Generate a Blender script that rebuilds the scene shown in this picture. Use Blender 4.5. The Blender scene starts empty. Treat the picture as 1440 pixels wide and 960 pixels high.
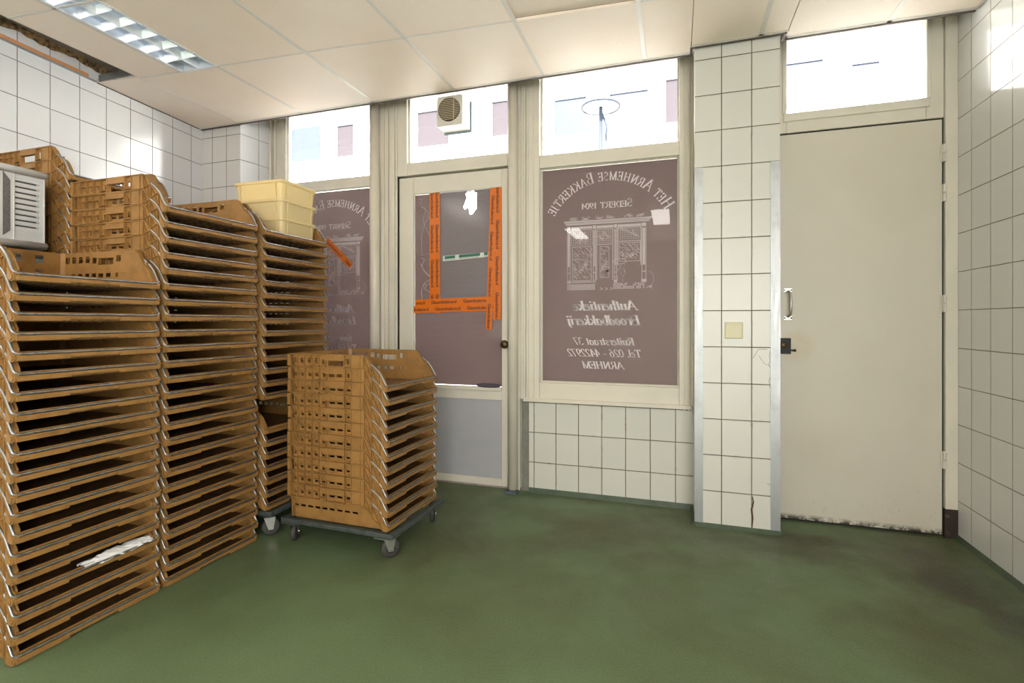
import bpy, math, random
from mathutils import Vector, Matrix
R = math.radians
sc = bpy.context.scene
C = sc.collection
random.seed(7)

# ------------------------------------------------------------------ camera, world, sun, lights, exposure
cam = bpy.data.objects.new('camera', bpy.data.cameras.new('camera'))
C.objects.link(cam); sc.camera = cam
cam.location = (0, 0, 1.14)
cam.rotation_euler = (R(90), 0, R(17.92))
cam.data.sensor_width = 36; cam.data.lens = 36 * 711 / 1440
cam.data.shift_y = -28 / 1440
cam.data.clip_start = 0.02

sc.view_settings.view_transform = 'Standard'
sc.view_settings.look = 'None'
sc.view_settings.gamma = 1
sc.view_settings.use_curve_mapping = False
sc.view_settings.exposure = 0.80
sc.cycles.max_bounces = 10
sc.cycles.diffuse_bounces = 5
sc.cycles.transparent_max_bounces = 16
sc.cycles.sample_clamp_indirect = 8

SKY = 10.0; SUN = 22.0; FILL_LAMP = 9.0
wd = bpy.data.worlds.new('sky'); sc.world = wd; wd.use_nodes = True
bg = wd.node_tree.nodes['Background']
bg.inputs[0].default_value = (.99, .985, .985, 1); bg.inputs[1].default_value = SKY

def light(name, kind, loc, rot, energy, color=(1, 1, 1), size=None, **kw):
    d = bpy.data.lights.new(name, kind); d.energy = energy; d.color = color
    if kind == 'AREA':
        d.shape = 'RECTANGLE'; d.size, d.size_y = size
    for k, v in kw.items(): setattr(d, k, v)
    o = bpy.data.objects.new(name, d); C.objects.link(o)
    o.location = loc; o.rotation_euler = [R(a) for a in rot]
    return o
light('sun', 'SUN', (0, -6, 9), (52, 0, 8), SUN, (1, .96, .9), angle=R(1))
# sky portals on two fill-light openings added in the back and right walls
light('fill_opening_portal', 'AREA', (.83, -3.55, 1.35), (90, 0, 0), 1, (1, 1, 1), (1.0, 1.7)).data.cycles.is_portal = True
light('fill_opening_portal', 'AREA', (1.48, -2.1, 1.4), (90, 0, 90), 1, (1, 1, 1), (1.8, 1.6)).data.cycles.is_portal = True
for i, (x, y) in enumerate(((-2.735, .2), (-.2, -1.0), (-1.6, -2.0))):
    light('fill_lamp_light', 'AREA', (x, y, 2.64), (0, 0, 0), FILL_LAMP, (1.0, .95, .87), (.24, 1.1))  # fill lights added under the ceiling, out of view, to brighten the room
for x, w, y in ((-.42, .86, 3.42), (-1.47, .74, 3.42), (-2.63, .8, 3.5), (.94, .64, 3.4)):   # sky portals on the upper lights
    light('window_portal', 'AREA', (x, y, 2.52), (-90, 0, 0), 1, (1, 1, 1), (w, .6)).data.cycles.is_portal = True

# ------------------------------------------------------------------ materials
def mat(name, color=(.8, .8, .8), rough=.5, metal=0.0, spec=.5, **kw):
    m = bpy.data.materials.new(name); m.use_nodes = True
    b = m.node_tree.nodes['Principled BSDF']
    b.inputs['Base Color'].default_value = (*color, 1)
    b.inputs['Roughness'].default_value = rough; b.inputs['Metallic'].default_value = metal
    b.inputs['Specular IOR Level'].default_value = spec
    for k, v in kw.items(): b.inputs[k].default_value = v
    return m
class N:
    """small wrapper for building node graphs"""
    def __init__(s, m): s.t = m.node_tree; s.b = s.t.nodes.get('Principled BSDF')
    def n(s, typ, **kw):
        x = s.t.nodes.new(typ)
        for k, v in kw.items(): setattr(x, k, v)
        return x
    def l(s, a, b): s.t.links.new(a, b)
    def put(s, sock, v):
        if isinstance(v, bpy.types.NodeSocket): s.l(v, sock)
        elif isinstance(v, (tuple, list)): sock.default_value = (*v, 1) if len(sock.default_value) == 4 and len(v) == 3 else v
        else: sock.default_value = v
    def math(s, op, a, b=0.0, c=None, clamp=False):
        x = s.n('ShaderNodeMath', operation=op, use_clamp=clamp); s.put(x.inputs[0], a); s.put(x.inputs[1], b)
        if c is not None: s.put(x.inputs[2], c)
        return x.outputs[0]
    def mix(s, f, a, b, bt='MIX'):
        x = s.n('ShaderNodeMix', data_type='RGBA', blend_type=bt); s.put(x.inputs[0], f); s.put(x.inputs[6], a); s.put(x.inputs[7], b)
        return x.outputs[2]
    def ramp(s, v, lo, hi, a=0.0, b=1.0):
        x = s.n('ShaderNodeMapRange'); x.clamp = True
        for i, q in enumerate((v, lo, hi, a, b)): s.put(x.inputs[i], q)
        return x.outputs[0]
    def noise(s, scale, detail=4, rough=.55, vec=None, dist=0.0):
        x = s.n('ShaderNodeTexNoise'); x.inputs['Scale'].default_value = scale; x.inputs['Detail'].default_value = detail
        x.inputs['Roughness'].default_value = rough; x.inputs['Distortion'].default_value = dist
        if vec is not None: s.l(vec, x.inputs['Vector'])
        return x.outputs['Fac']
    def obj(s): return s.n('ShaderNodeTexCoord').outputs['Object']
    def xyz(s, v):
        x = s.n('ShaderNodeSeparateXYZ'); s.l(v, x.inputs[0]); return x.outputs
    def bump(s, h, strength=.3, dist=.01):
        x = s.n('ShaderNodeBump'); x.inputs['Strength'].default_value = strength; x.inputs['Distance'].default_value = dist
        s.put(x.inputs['Height'], h); s.l(x.outputs[0], s.b.inputs['Normal'])

def speck(m, scale=40, amount=.12, bump=0.0, color2=None, lo=.45, hi=.7):
    g = N(m); v = g.obj(); n = g.noise(scale, 5, .6, v)
    base = tuple(g.b.inputs['Base Color'].default_value)[:3]
    c2 = color2 or tuple(c * (1 - amount) for c in base)
    g.l(g.mix(g.ramp(n, lo, hi), base, c2), g.b.inputs['Base Color'])
    if bump: g.bump(n, bump, .004)
    return m

def tile_mat(name, uax, u0, w, v0=0.0, h=.2, tile=(.70, .70, .66), grout=(.13, .105, .075), stain=.35, g0=.0013, rough=.12, tiltz=0.0):
    m = mat(name, tile, rough); g = N(m); o = g.obj(); x = g.xyz(o)
    u = g.math('SUBTRACT', x[uax], u0); v = g.math('SUBTRACT', x[2], v0)
    wob = g.math('MULTIPLY', g.math('SUBTRACT', g.noise(9, 2, .5, o), .5), .0022)
    du = g.math('PINGPONG', g.math('ADD', u, wob), w / 2); dv = g.math('PINGPONG', g.math('ADD', v, wob), h / 2)
    d = g.math('MINIMUM', du, dv)
    mask = g.ramp(d, g0, g0 + .0012, 1.0, 0.0)
    cu = g.math('FLOOR', g.math('DIVIDE', u, w)); cv = g.math('FLOOR', g.math('DIVIDE', v, h))
    comb = g.n('ShaderNodeCombineXYZ'); g.l(cu, comb.inputs[0]); g.l(cv, comb.inputs[1])
    wn = g.n('ShaderNodeTexWhiteNoise', noise_dimensions='3D'); g.l(comb.outputs[0], wn.inputs['Vector'])
    tc = g.mix(g.math('MULTIPLY', wn.outputs['Value'], .6), tile, tuple(c * .94 for c in tile))
    cloud = g.noise(2.3, 3, .5, o)
    tc = g.mix(g.ramp(cloud, .5, .8, 0, .25), tc, tuple(a * b for a, b in zip(tile, (.97, .93, .84))))
    near = g.ramp(d, .0, .012, 1, 0)
    dirt = g.math('MULTIPLY', g.math('MULTIPLY', near, g.ramp(g.noise(14, 5, .7, o), .56, .74)), stain)
    tc = g.mix(dirt, tc, (.30, .20, .10))
    gc = g.mix(g.ramp(g.noise(6, 3, .6, o), .4, .65), grout, tuple(c * 1.9 for c in grout))
    g.l(g.mix(mask, tc, gc), g.b.inputs['Base Color'])
    g.l(g.ramp(mask, 0, 1, rough, .8), g.b.inputs['Roughness'])
    # each tile sits a hair out of true
    tilt = g.math('ADD', g.math('MULTIPLY', g.math('SUBTRACT', wn.outputs['Value'], .5), g.math('MULTIPLY', u, .01)), g.math('MULTIPLY', g.noise(5, 1, .5, o), .0012))
    g.bump(g.math('SUBTRACT', tilt, g.math('MULTIPLY', mask, .0015)), 1.0, 1.0)
    return m

M = {}
M['tile_right'] = tile_mat('white wall tiles right', 1, 3.117, .1625, tile=(.72, .73, .72), grout=(.15, .125, .10), stain=.1)
M['tile_left'] = tile_mat('white wall tiles left', 0, .574, .165, v0=-.01, tile=(.72, .73, .74), grout=(.12, .11, .11), stain=0)
M['tile_front'] = tile_mat('white wall tiles front', 0, -3.357, .144, tile=(.68, .66, .63), grout=(.08, .07, .065), stain=0)
M['tile_reveal'] = tile_mat('white wall tiles reveal', 0, .16, .16, v0=0, tile=(.72, .73, .74), grout=(.14, .13, .13), stain=0)
M['tile_under'] = tile_mat('white tiles under window', 0, -.75, .15, tile=(.66, .66, .60), grout=(.10, .075, .045), stain=.9, g0=.0016)
M['tile_pillar'] = tile_mat('white tiles on pillar', 0, .242, .152, tile=(.68, .67, .61), grout=(.10, .075, .045), stain=.5, g0=.0016, rough=.3)

M['paint'] = speck(mat('old cream gloss paint', (.66, .63, .54), .38), 7, .06, color2=(.60, .56, .46), lo=.5, hi=.8)
def chipped(name, base, chip=(.12, .08, .05), lo=.70, hi=.72, scale=(26, 26, 9)):
    m = mat(name, base, .38); g = N(m); o = g.obj()
    mp = g.n('ShaderNodeMapping'); mp.inputs['Scale'].default_value = (1, 1, .45); g.l(o, mp.inputs[0])
    f = g.ramp(g.noise(22, 6, .7, mp.outputs[0]), lo, hi)
    f = g.math('MULTIPLY', f, g.ramp(g.noise(1.7, 2, .5, o), .50, .62))
    c = g.mix(g.ramp(g.noise(5, 3, .5, o), .45, .75), base, tuple(a * .93 for a in base))
    g.l(g.mix(f, c, chip), g.b.inputs['Base Color']); g.bump(g.math('MULTIPLY', f, -1), .4, .002)
    return m
M['frame'] = chipped('chipped cream paint on wood', (.70, .655, .56))
M['pipe'] = chipped('chipped cream paint on pipe', (.66, .61, .51), (.10, .07, .05), .66, .69)
M['panel_grey'] = speck(mat('lilac grey painted board', (.42, .42, .44), .55), 9, .06)
M['film'] = None
def translucent(name, col, tcol, rough=.15, fac=.5, gloss=.06):
    m = bpy.data.materials.new(name); m.use_nodes = True; t = m.node_tree; t.nodes.clear()
    out = t.nodes.new('ShaderNodeOutputMaterial'); d = t.nodes.new('ShaderNodeBsdfDiffuse'); tr = t.nodes.new('ShaderNodeBsdfTranslucent')
    d.inputs[0].default_value = (*col, 1); tr.inputs[0].default_value = (*tcol, 1)
    a = t.nodes.new('ShaderNodeAddShader'); t.links.new(d.outputs[0], a.inputs[0]); t.links.new(tr.outputs[0], a.inputs[1])
    gl = t.nodes.new('ShaderNodeBsdfGlossy'); gl.inputs['Roughness'].default_value = rough
    mx = t.nodes.new('ShaderNodeMixShader'); mx.inputs[0].default_value = gloss
    t.links.new(a.outputs[0], mx.inputs[1]); t.links.new(gl.outputs[0], mx.inputs[2]); t.links.new(mx.outputs[0], out.inputs[0])
    return m
M['film'] = translucent('mauve window vinyl', (.150, .112, .108), (.096, .077, .074), gloss=0.0)
M['letter'] = translucent('frosted vinyl letters', (.88, .80, .80), (.26, .235, .235), gloss=0)
M['letter_dim'] = translucent('frosted vinyl drawing', (.62, .55, .56), (.19, .17, .172), gloss=0)
M['sheet'] = translucent('cloudy plastic sheet', (.21, .18, .19), (.105, .088, .095), gloss=.03)
M['sheet'].node_tree.nodes['Diffuse BSDF']
def glass_mat():
    m = bpy.data.materials.new('window glass'); m.use_nodes = True; t = m.node_tree; t.nodes.clear()
    out = t.nodes.new('ShaderNodeOutputMaterial'); tr = t.nodes.new('ShaderNodeBsdfTransparent'); gl = t.nodes.new('ShaderNodeBsdfGlossy')
    tr.inputs[0].default_value = (.97, .98, .98, 1); gl.inputs['Roughness'].default_value = .02
    fr = t.nodes.new('ShaderNodeFresnel'); fr.inputs[0].default_value = 1.32
    mx = t.nodes.new('ShaderNodeMixShader'); t.links.new(fr.outputs[0], mx.inputs[0])
    t.links.new(tr.outputs[0], mx.inputs[1]); t.links.new(gl.outputs[0], mx.inputs[2]); t.links.new(mx.outputs[0], out.inputs[0])
    return m
M['glass'] = glass_mat()

def crate_mat(name, base, dark, wear):
    m = mat(name, base, .42, spec=.4); g = N(m); o = g.obj()
    oi = g.n('ShaderNodeObjectInfo').outputs['Random']
    add = g.n('ShaderNodeVectorMath', operation='ADD'); g.l(o, add.inputs[0])
    cb = g.n('ShaderNodeCombineXYZ'); g.l(g.math('MULTIPLY', oi, 17), cb.inputs[0]); g.l(cb.outputs[0], add.inputs[1])
    c = g.mix(g.math('MULTIPLY', oi, .5), base, tuple(x * .82 for x in base))
    c = g.mix(g.ramp(g.noise(16, 6, .7, add.outputs[0]), .46, .72, 0, wear), c, dark)
    g.l(c, g.b.inputs['Base Color'])
    g.l(g.ramp(g.noise(30, 3, .5, o), .3, .7, .32, .55), g.b.inputs['Roughness'])
    return m
M['crate'] = crate_mat('ochre bread crate plastic', (.32, .165, .048), (.12, .06, .02), .55)
M['crate_floor'] = crate_mat('shade darkened crate bottom plastic', (.15, .078, .03), (.03, .016, .007), .95)  # colour darkened to paint in the shade between stacked crates
M['wire'] = speck(mat('scuffed steel wire', (.42, .43, .45), .38, .9), 60, .35)
M['steel'] = mat('brushed steel', (.55, .56, .56), .42, 1.0)
g = N(M['steel']); o = g.obj(); mp = g.n('ShaderNodeMapping'); mp.inputs['Scale'].default_value = (60, 60, 2); g.l(o, mp.inputs[0])
f = g.noise(3, 5, .6, mp.outputs[0]); g.l(g.ramp(f, .3, .7, .38, .55), g.b.inputs['Roughness'])
g.l(g.mix(g.ramp(g.noise(5, 5, .7, o), .5, .75), (.40, .41, .41), (.28, .29, .28)), g.b.inputs['Base Color'])
M['dolly'] = speck(mat('grey green dolly steel', (.11, .13, .125), .5, .5), 18, .4)
M['zinc'] = mat('zinc plated caster steel', (.5, .5, .47), .35, 1.0)
M['rubber'] = speck(mat('grey rubber wheel', (.045, .04, .037), .6), 25, .3)
M['hub'] = mat('black wheel hub', (.02, .02, .02), .5)
M['cream_tub'] = mat('cream translucent tub plastic', (.86, .74, .42), .35, **{'Subsurface Weight': .0})
g = N(M['cream_tub']); tr = g.n('ShaderNodeBsdfTranslucent'); tr.inputs[0].default_value = (.9, .75, .40, 1)
mx = g.n('ShaderNodeMixShader'); mx.inputs[0].default_value = .38; outn = g.t.nodes['Material Output']
g.l(g.b.outputs[0], mx.inputs[1]); g.l(tr.outputs[0], mx.inputs[2]); g.l(mx.outputs[0], outn.inputs[0])
M['grey_box'] = speck(mat('light grey crate plastic', (.60, .60, .59), .4), 6, .06)
M['slot'] = mat('dark slot behind vents', (.10, .10, .10), .7)
M['mesh_dark'] = speck(mat('dark perforated panel', (.15, .14, .13), .6), 90, .3)
M['white_pl'] = speck(mat('yellowed white plastic', (.70, .67, .58), .4), 8, .08)
M['fan_dark'] = mat('brown dark fan interior', (.10, .06, .035), .7)
M['fan_slat'] = mat('cream fan slats', (.62, .54, .38), .5)
M['switch'] = mat('ivory switch plastic', (.62, .57, .34), .35)
M['black'] = mat('black painted iron', (.015, .015, .016), .6)
M['brass'] = mat('tarnished brass', (.14, .095, .05), .45, .8)
M['orange'] = speck(mat('orange adhesive tape', (.70, .16, .006), .35), 30, .08)
M['ink'] = mat('black print', (.025, .012, .01), .5)
M['sticker'] = mat('white sticker tape', (.66, .68, .64), .5)
M['green_ink'] = mat('green sticker print', (.03, .16, .11), .5)
M['scribble'] = mat('pale scratched lines', (.42, .38, .38), .6)
M['door'] = None
m = mat('cream painted door leaf', (.63, .59, .50), .42); g = N(m); o = g.obj(); x = g.xyz(o)
low = g.ramp(x[2], .02, .32, 1, 0)
ch = g.math('MULTIPLY', g.ramp(g.noise(38, 6, .75, o), .60, .64), g.math('POWER', low, 1.6))
edge = g.ramp(x[0], 1.0, 1.3, .25, 1)
ch = g.math('MULTIPLY', ch, edge, clamp=True)
foot = g.math('MULTIPLY', g.ramp(x[2], .02, .045, 1, 0), g.ramp(g.noise(30, 4, .7, o), .4, .55))
ch = g.math('MAXIMUM', ch, foot)
c = g.mix(g.ramp(g.noise(2.2, 3, .5, o), .45, .75, 0, .5), (.63, .59, .50), (.57, .52, .42))
dx = g.math('SUBTRACT', x[0], .66); dz = g.math('SUBTRACT', x[2], 1.0)
dd = g.math('ADD', g.math('MULTIPLY', dx, dx), g.math('MULTIPLY', dz, dz))
c = g.mix(g.math('MULTIPLY', g.ramp(dd, 0, .012, .55, 0), g.noise(20, 3, .6, o)), c, (.50, .36, .13))
g.l(g.mix(ch, c, (.06, .045, .035)), g.b.inputs['Base Color']); M['door'] = m
M['rot'] = speck(mat('rotten dark wood', (.03, .018, .013), .8), 30, .3, .6, (.10, .075, .055), .6, .7)
M['gap'] = mat('dark gap', (.02, .018, .016), .8)

m = mat('ceiling panel board', (.74, .67, .56), .6); g = N(m); o = g.obj()
c = g.mix(g.ramp(g.noise(1.6, 3, .55, o), .42, .75, 0, .8), (.90, .79, .68), (.86, .71, .58))
c = g.mix(g.ramp(g.noise(60, 3, .6, o), .60, .75, 0, .25), c, (.55, .46, .33))
g.l(c, g.b.inputs['Base Color']); g.bump(g.noise(160, 2, .5, o), .12, .001); M['ceil'] = m
M['rail'] = speck(mat('ceiling grid rail', (.72, .68, .62), .45), 12, .05)
M['edge_shadow'] = mat('dark ceiling edge shadow line', (.10, .075, .07), .6)  # near-black strips stand in for the shadow gap round the ceiling edge
M['concrete'] = speck(mat('raw concrete slab', (.33, .28, .24), .9), 12, .3, .3)
M['insul'] = speck(mat('torn brown board edge', (.28, .17, .07), .95), 40, .5, 1.0, (.06, .04, .02), .45, .6)
M['batten'] = speck(mat('orange wooden batten', (.60, .28, .12), .7), 14, .2)
M['louvre'] = mat('satin aluminium louvre', (.80, .83, .86), .28, .85)
M['lamp_white'] = mat('white enamel lamp tray', (.75, .80, .86), .4)
M['tube'] = mat('fluorescent tube glass', (.85, .88, .92), .3)
M['tube'].node_tree.nodes['Principled BSDF'].inputs['Emission Color'].default_value = (.8, .9, 1, 1)
M['tube'].node_tree.nodes['Principled BSDF'].inputs['Emission Strength'].default_value = .35
M['facade'] = speck(mat('pale rendered facade', (.80, .79, .77), .8), 3, .05)
M['fac_glass'] = mat('facade window pane', (.022, .028, .042), .3, spec=.25)
M['fac_trim'] = mat('facade trim grey', (.05, .055, .07), .6)
M['fac_white'] = mat('facade window frame', (.75, .75, .75), .5)
M['asphalt'] = speck(mat('street paving', (.22, .21, .20), .9), 5, .2)
M['lamp_steel'] = mat('street lamp steel', (.02, .027, .04), .6, 0.0, spec=.2)
M['curtain'] = mat('pale curtain', (.036, .031, .034), .8, spec=.04)
M['paper'] = mat('crumpled white plastic film', (.80, .80, .80), .35)
M['plaster'] = speck(mat('plain room plaster', (.66, .62, .55), .8), 4, .1)

# green resin floor with grime
m = mat('green resin floor', (.09, .15, .07), .5, spec=.35); g = N(m); o = g.obj(); x = g.xyz(o)
base = g.mix(g.noise(1.1, 3, .5, o), (.140, .208, .112), (.116, .160, .074))
grime = g.ramp(g.noise(1.5, 5, .6, o, .4), .40, .68)
far = g.ramp(x[1], 1.1, 2.5, .15, 1.0)
base = g.mix(g.math('MULTIPLY', grime, far), base, (.080, .082, .032))
def blob(cx, cy, rx, ry, rot, col, amt, nz=3.5):
    global base
    a, b = math.cos(rot), math.sin(rot)
    dx = g.math('SUBTRACT', x[0], cx); dy = g.math('SUBTRACT', x[1], cy)
    u = g.math('DIVIDE', g.math('ADD', g.math('MULTIPLY', dx, a), g.math('MULTIPLY', dy, b)), rx)
    v = g.math('DIVIDE', g.math('SUBTRACT', g.math('MULTIPLY', dy, a), g.math('MULTIPLY', dx, b)), ry)
    r = g.math('ADD', g.math('MULTIPLY', u, u), g.math('MULTIPLY', v, v))
    r = g.math('ADD', r, g.math('MULTIPLY', g.math('SUBTRACT', g.noise(nz * 2, 5, .65, o), .5), 2.6))
    base = g.mix(g.ramp(r, 1.1, .0, 0, amt), base, col)
blob(1.13, 2.93, .10, .20, .1, (.038, .036, .024), 1.0)
blob(1.14, 2.66, .13, .24, .1, (.034, .032, .022), 1.0)
blob(1.22, 2.38, .12, .26, .1, (.045, .04, .025), .7)
blob(.62, 2.98, .30, .10, .1, (.05, .042, .025), .8)
blob(1.15, 2.9, .28, .55, .1, (.085, .082, .050), .65)
blob(.45, 2.85, .45, .18, .1, (.075, .075, .045), .7)
blob(-.35, 2.85, .5, .22, 0, (.085, .075, .03), .55)
blob(1.28, 2.2, .10, .9, 0, (.07, .08, .055), .6)
sp = g.noise(120, 4, .8, o)
base = g.mix(g.ramp(sp, .52, .75, 0, .6), base, (.21, .26, .17))
base = g.mix(g.ramp(sp, .46, .25, 0, .5), base, (.03, .045, .02))
g.l(base, g.b.inputs['Base Color']); g.l(g.ramp(g.noise(4, 4, .6, o), .3, .7, .38, .62), g.b.inputs['Roughness'])
g.bump(sp, .25, .002); M['floor'] = m
M['cove'] = speck(mat('green resin skirting', (.055, .085, .05), .5), 20, .3)

# ------------------------------------------------------------------ mesh builder
class MB:
    def __init__(s): s.v = []; s.f = []
    def add(s, vs, fs):
        k = len(s.v); s.v += [tuple(p) for p in vs]; s.f += [tuple(i + k for i in f) for f in fs]; return s
    def box(s, x0, x1, y0, y1, z0, z1):
        v = [(x, y, z) for x in (x0, x1) for y in (y0, y1) for z in (z0, z1)]
        return s.add(v, [(0, 1, 3, 2), (4, 6, 7, 5), (0, 4, 5, 1), (2, 3, 7, 6), (0, 2, 6, 4), (1, 5, 7, 3)])
    def hexa(s, a, b):      # a, b: four points each, matching
        return s.add(list(a) + list(b), [(3, 2, 1, 0), (4, 5, 6, 7), (0, 1, 5, 4), (1, 2, 6, 5), (2, 3, 7, 6), (3, 0, 4, 7)])
    def prism(s, pts, ax, a0, a1):   # polygon in the two other axes, extruded along ax
        def P(p, a):
            q = list(p); q.insert(ax, a); return tuple(q)
        n = len(pts); v = [P(p, a0) for p in pts] + [P(p, a1) for p in pts]
        return s.add(v, [tuple(range(n - 1, -1, -1)), tuple(range(n, 2 * n))] + [(i, (i + 1) % n, n + (i + 1) % n, n + i) for i in range(n)])
    def tube(s, pts, r, seg=8, closed=False, cap=True):
        pts = [Vector(p) for p in pts]; n = len(pts); k0 = len(s.v); up = None; rs = r if isinstance(r, (list, tuple)) else [r] * n
        for i, p in enumerate(pts):
            a = pts[(i - 1) % n] if (i or closed) else p; b = pts[(i + 1) % n] if (i < n - 1 or closed) else p
            t = (b - a).normalized()
            if up is None:
                up = t.orthogonal().normalized()
            up = (up - t * up.dot(t)).normalized(); w = t.cross(up)
            for j in range(seg):
                q = 2 * math.pi * j / seg
                s.v.append(tuple(p + (up * math.cos(q) + w * math.sin(q)) * rs[i]))
        for i in range(n if closed else n - 1):
            for j in range(seg):
                a = k0 + i * seg; b = k0 + ((i + 1) % n) * seg
                s.f.append((a + j, a + (j + 1) % seg, b + (j + 1) % seg, b + j))
        if cap and not closed:
            s.f.append(tuple(k0 + j for j in range(seg - 1, -1, -1))); s.f.append(tuple(k0 + (n - 1) * seg + j for j in range(seg)))
        return s
    def lathe(s, prof, c, ax=2, seg=24):   # prof: (r, h)
        k0 = len(s.v); n = len(prof)
        for j in range(seg):
            q = 2 * math.pi * j / seg
            for r, h in prof:
                p = [r * math.cos(q), r * math.sin(q)]; p.insert(ax, h)
                s.v.append((p[0] + c[0], p[1] + c[1], p[2] + c[2]))
        for j in range(seg):
            for i in range(n - 1):
                a = k0 + j * n + i; b = k0 + ((j + 1) % seg) * n + i
                s.f.append((a, b, b + 1, a + 1))
        return s
    def xf(s, mt):
        s.v = [tuple(mt @ Vector(p)) for p in s.v]; return s
    def build(s, name, m, parent=None, smooth=False, bevel=0, **tagkw):
        me = bpy.data.meshes.new(name); me.from_pydata(s.v, [], s.f); me.validate(); me.update()
        if m: me.materials.append(m)
        o = bpy.data.objects.new(name, me); C.objects.link(o)
        if parent: o.parent = parent
        if smooth:
            for p in me.polygons: p.use_smooth = True
        if bevel:
            b = o.modifiers.new('bevel', 'BEVEL'); b.width = bevel; b.segments = 2; b.limit_method = 'ANGLE'
        tag(o, **tagkw)
        return o
def tag(o, label=None, cat=None, group=None, kind=None):
    if label: o['label'] = label
    if cat: o['category'] = cat
    if group: o['group'] = group
    if kind: o['kind'] = kind
    return o
def empty(name, loc, rz=0, **kw):
    o = bpy.data.objects.new(name, None); C.objects.link(o); o.location = loc; o.rotation_euler = (0, 0, rz); o.empty_display_size = .05
    return tag(o, **kw)
def grid_plate(mb, xs, zs, holes, y0, y1, mp=None):
    """plate between y0 and y1 (functions of z allowed through mp), cells listed in holes left open"""
    mp = mp or (lambda x, y, z: (x, y, z))
    for i in range(len(xs) - 1):
        j = 0
        while j < len(zs) - 1:
            if (i, j) in holes: j += 1; continue
            k = j
            while k + 1 < len(zs) - 1 and (i, k + 1) not in holes: k += 1
            a = [mp(xs[i], y0, zs[j]), mp(xs[i + 1], y0, zs[j]), mp(xs[i + 1], y1, zs[j]), mp(xs[i], y1, zs[j])]
            b = [mp(xs[i], y0, zs[k + 1]), mp(xs[i + 1], y0, zs[k + 1]), mp(xs[i + 1], y1, zs[k + 1]), mp(xs[i], y1, zs[k + 1])]
            mb.hexa(a, b); j = k + 1
S = 'structure'
ZC = 2.667          # ceiling height
# ------------------------------------------------------------------ room shell
MB().box(-4.4, 1.45, -3.5, 3.62, -.06, 0).build('floor', M['floor'], kind=S)
MB().box(1.41, 1.55, -1.2, 3.62, 0, 2.95).box(1.41, 1.55, -3.5, -3.0, 0, 2.95).box(1.41, 1.55, -3.0, -1.2, 0, .6).box(1.41, 1.55, -3.0, -1.2, 2.2, 2.95).build('wall_right', M['tile_right'], kind=S)  # unseen opening behind the viewer added to let in sky fill
MB().box(-4.4, 1.55, -3.6, -3.5, 0, .5).box(-4.4, .33, -3.6, -3.5, .5, 2.2).box(1.33, 1.55, -3.6, -3.5, .5, 2.2).box(-4.4, 1.55, -3.6, -3.5, 2.2, 2.95).build('wall_back', M['plaster'], kind=S)  # opening in this unseen wall added as a second fill source
# left wall, a little out of square: local x runs along it
A0 = Vector((-3.60, 3.09)); B0 = Vector((-3.476, 1.75)); D0 = (A0 - B0).normalized()
lw = MB().box(-5.3, 1.346, 0, .12, 0, 2.95).build('wall_left', M['tile_left'], kind=S)
lw.location = (B0.x, B0.y, 0); lw.rotation_euler = (0, 0, math.atan2(D0.y, D0.x))
MB().box(-3.75, -3.219, 3.09, 3.25, 0, 2.95).build('wall_front_left', M['tile_front'], kind=S)
rv = MB().box(0, .30, 0, .1, 0, 2.95).build('wall_front_reveal', M['tile_reveal'], kind=S)
rv.location = (-3.2195, 3.091, 0); rv.rotation_euler = (0, 0, math.atan2(.28, .0425))
# parapet below the big window and the pillar
MB().box(-.935, .103, 3.263, 3.42, 0, .625).build('wall_front', M['tile_under'], kind=S)
MB().box(-.99, -.9352, 3.275, 3.40, 0, .62).build('wall_front_edge', speck(mat('shadowed side grey green', (.23, .23, .19), .8), 20, .2), kind=S)  # darker colour paints the parapet's narrow side as if in shadow
MB().box(.103, .532, 3.015, 3.42, 0, 2.75).build('wall_front_pillar', M['tile_pillar'], kind=S)
MB().box(-3.3, -2.0, 3.37, 3.45, 0, .62).build('wall_front_parapet', M['tile_under'], kind=S)
# slab above the suspended ceiling and header above the windows
MB().box(-4.4, 1.55, -3.6, 3.9, 2.95, 3.15).box(-4.4, -2.95, -3.6, 2.9, 2.78, 2.96).build('ceiling_slab', M['concrete'], kind=S)
MB().box(-4.4, 1.55, 3.30, 3.62, 2.86, 2.95).build('wall_front_header', M['plaster'], kind=S)
# green skirting cove
cv = MB()
def cove(x0, y0, x1, y1, h=.032, t=.018):
    d = Vector((x1 - x0, y1 - y0)).normalized(); n = Vector((-d.y, d.x)) * -1
    a = [(x0, y0, 0), (x0 + n.x * t, y0 + n.y * t, 0), (x0 + n.x * .004, y0 + n.y * .004, h), (x0, y0, h)]
    b = [(x1, y1, 0), (x1 + n.x * t, y1 + n.y * t, 0), (x1 + n.x * .004, y1 + n.y * .004, h), (x1, y1, h)]
    cv.hexa(a, b)
cove(-.935, 3.263, .103, 3.263, .03); cove(.103, 3.25, .103, 3.015); cove(.103, 3.015, .532, 3.015, .02); cove(.532, 3.015, .532, 3.2, .02)
cove(1.41, 3.25, 1.41, -3.4, .022)
cv.build('baseboard_front', M['cove'], kind=S)

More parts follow.
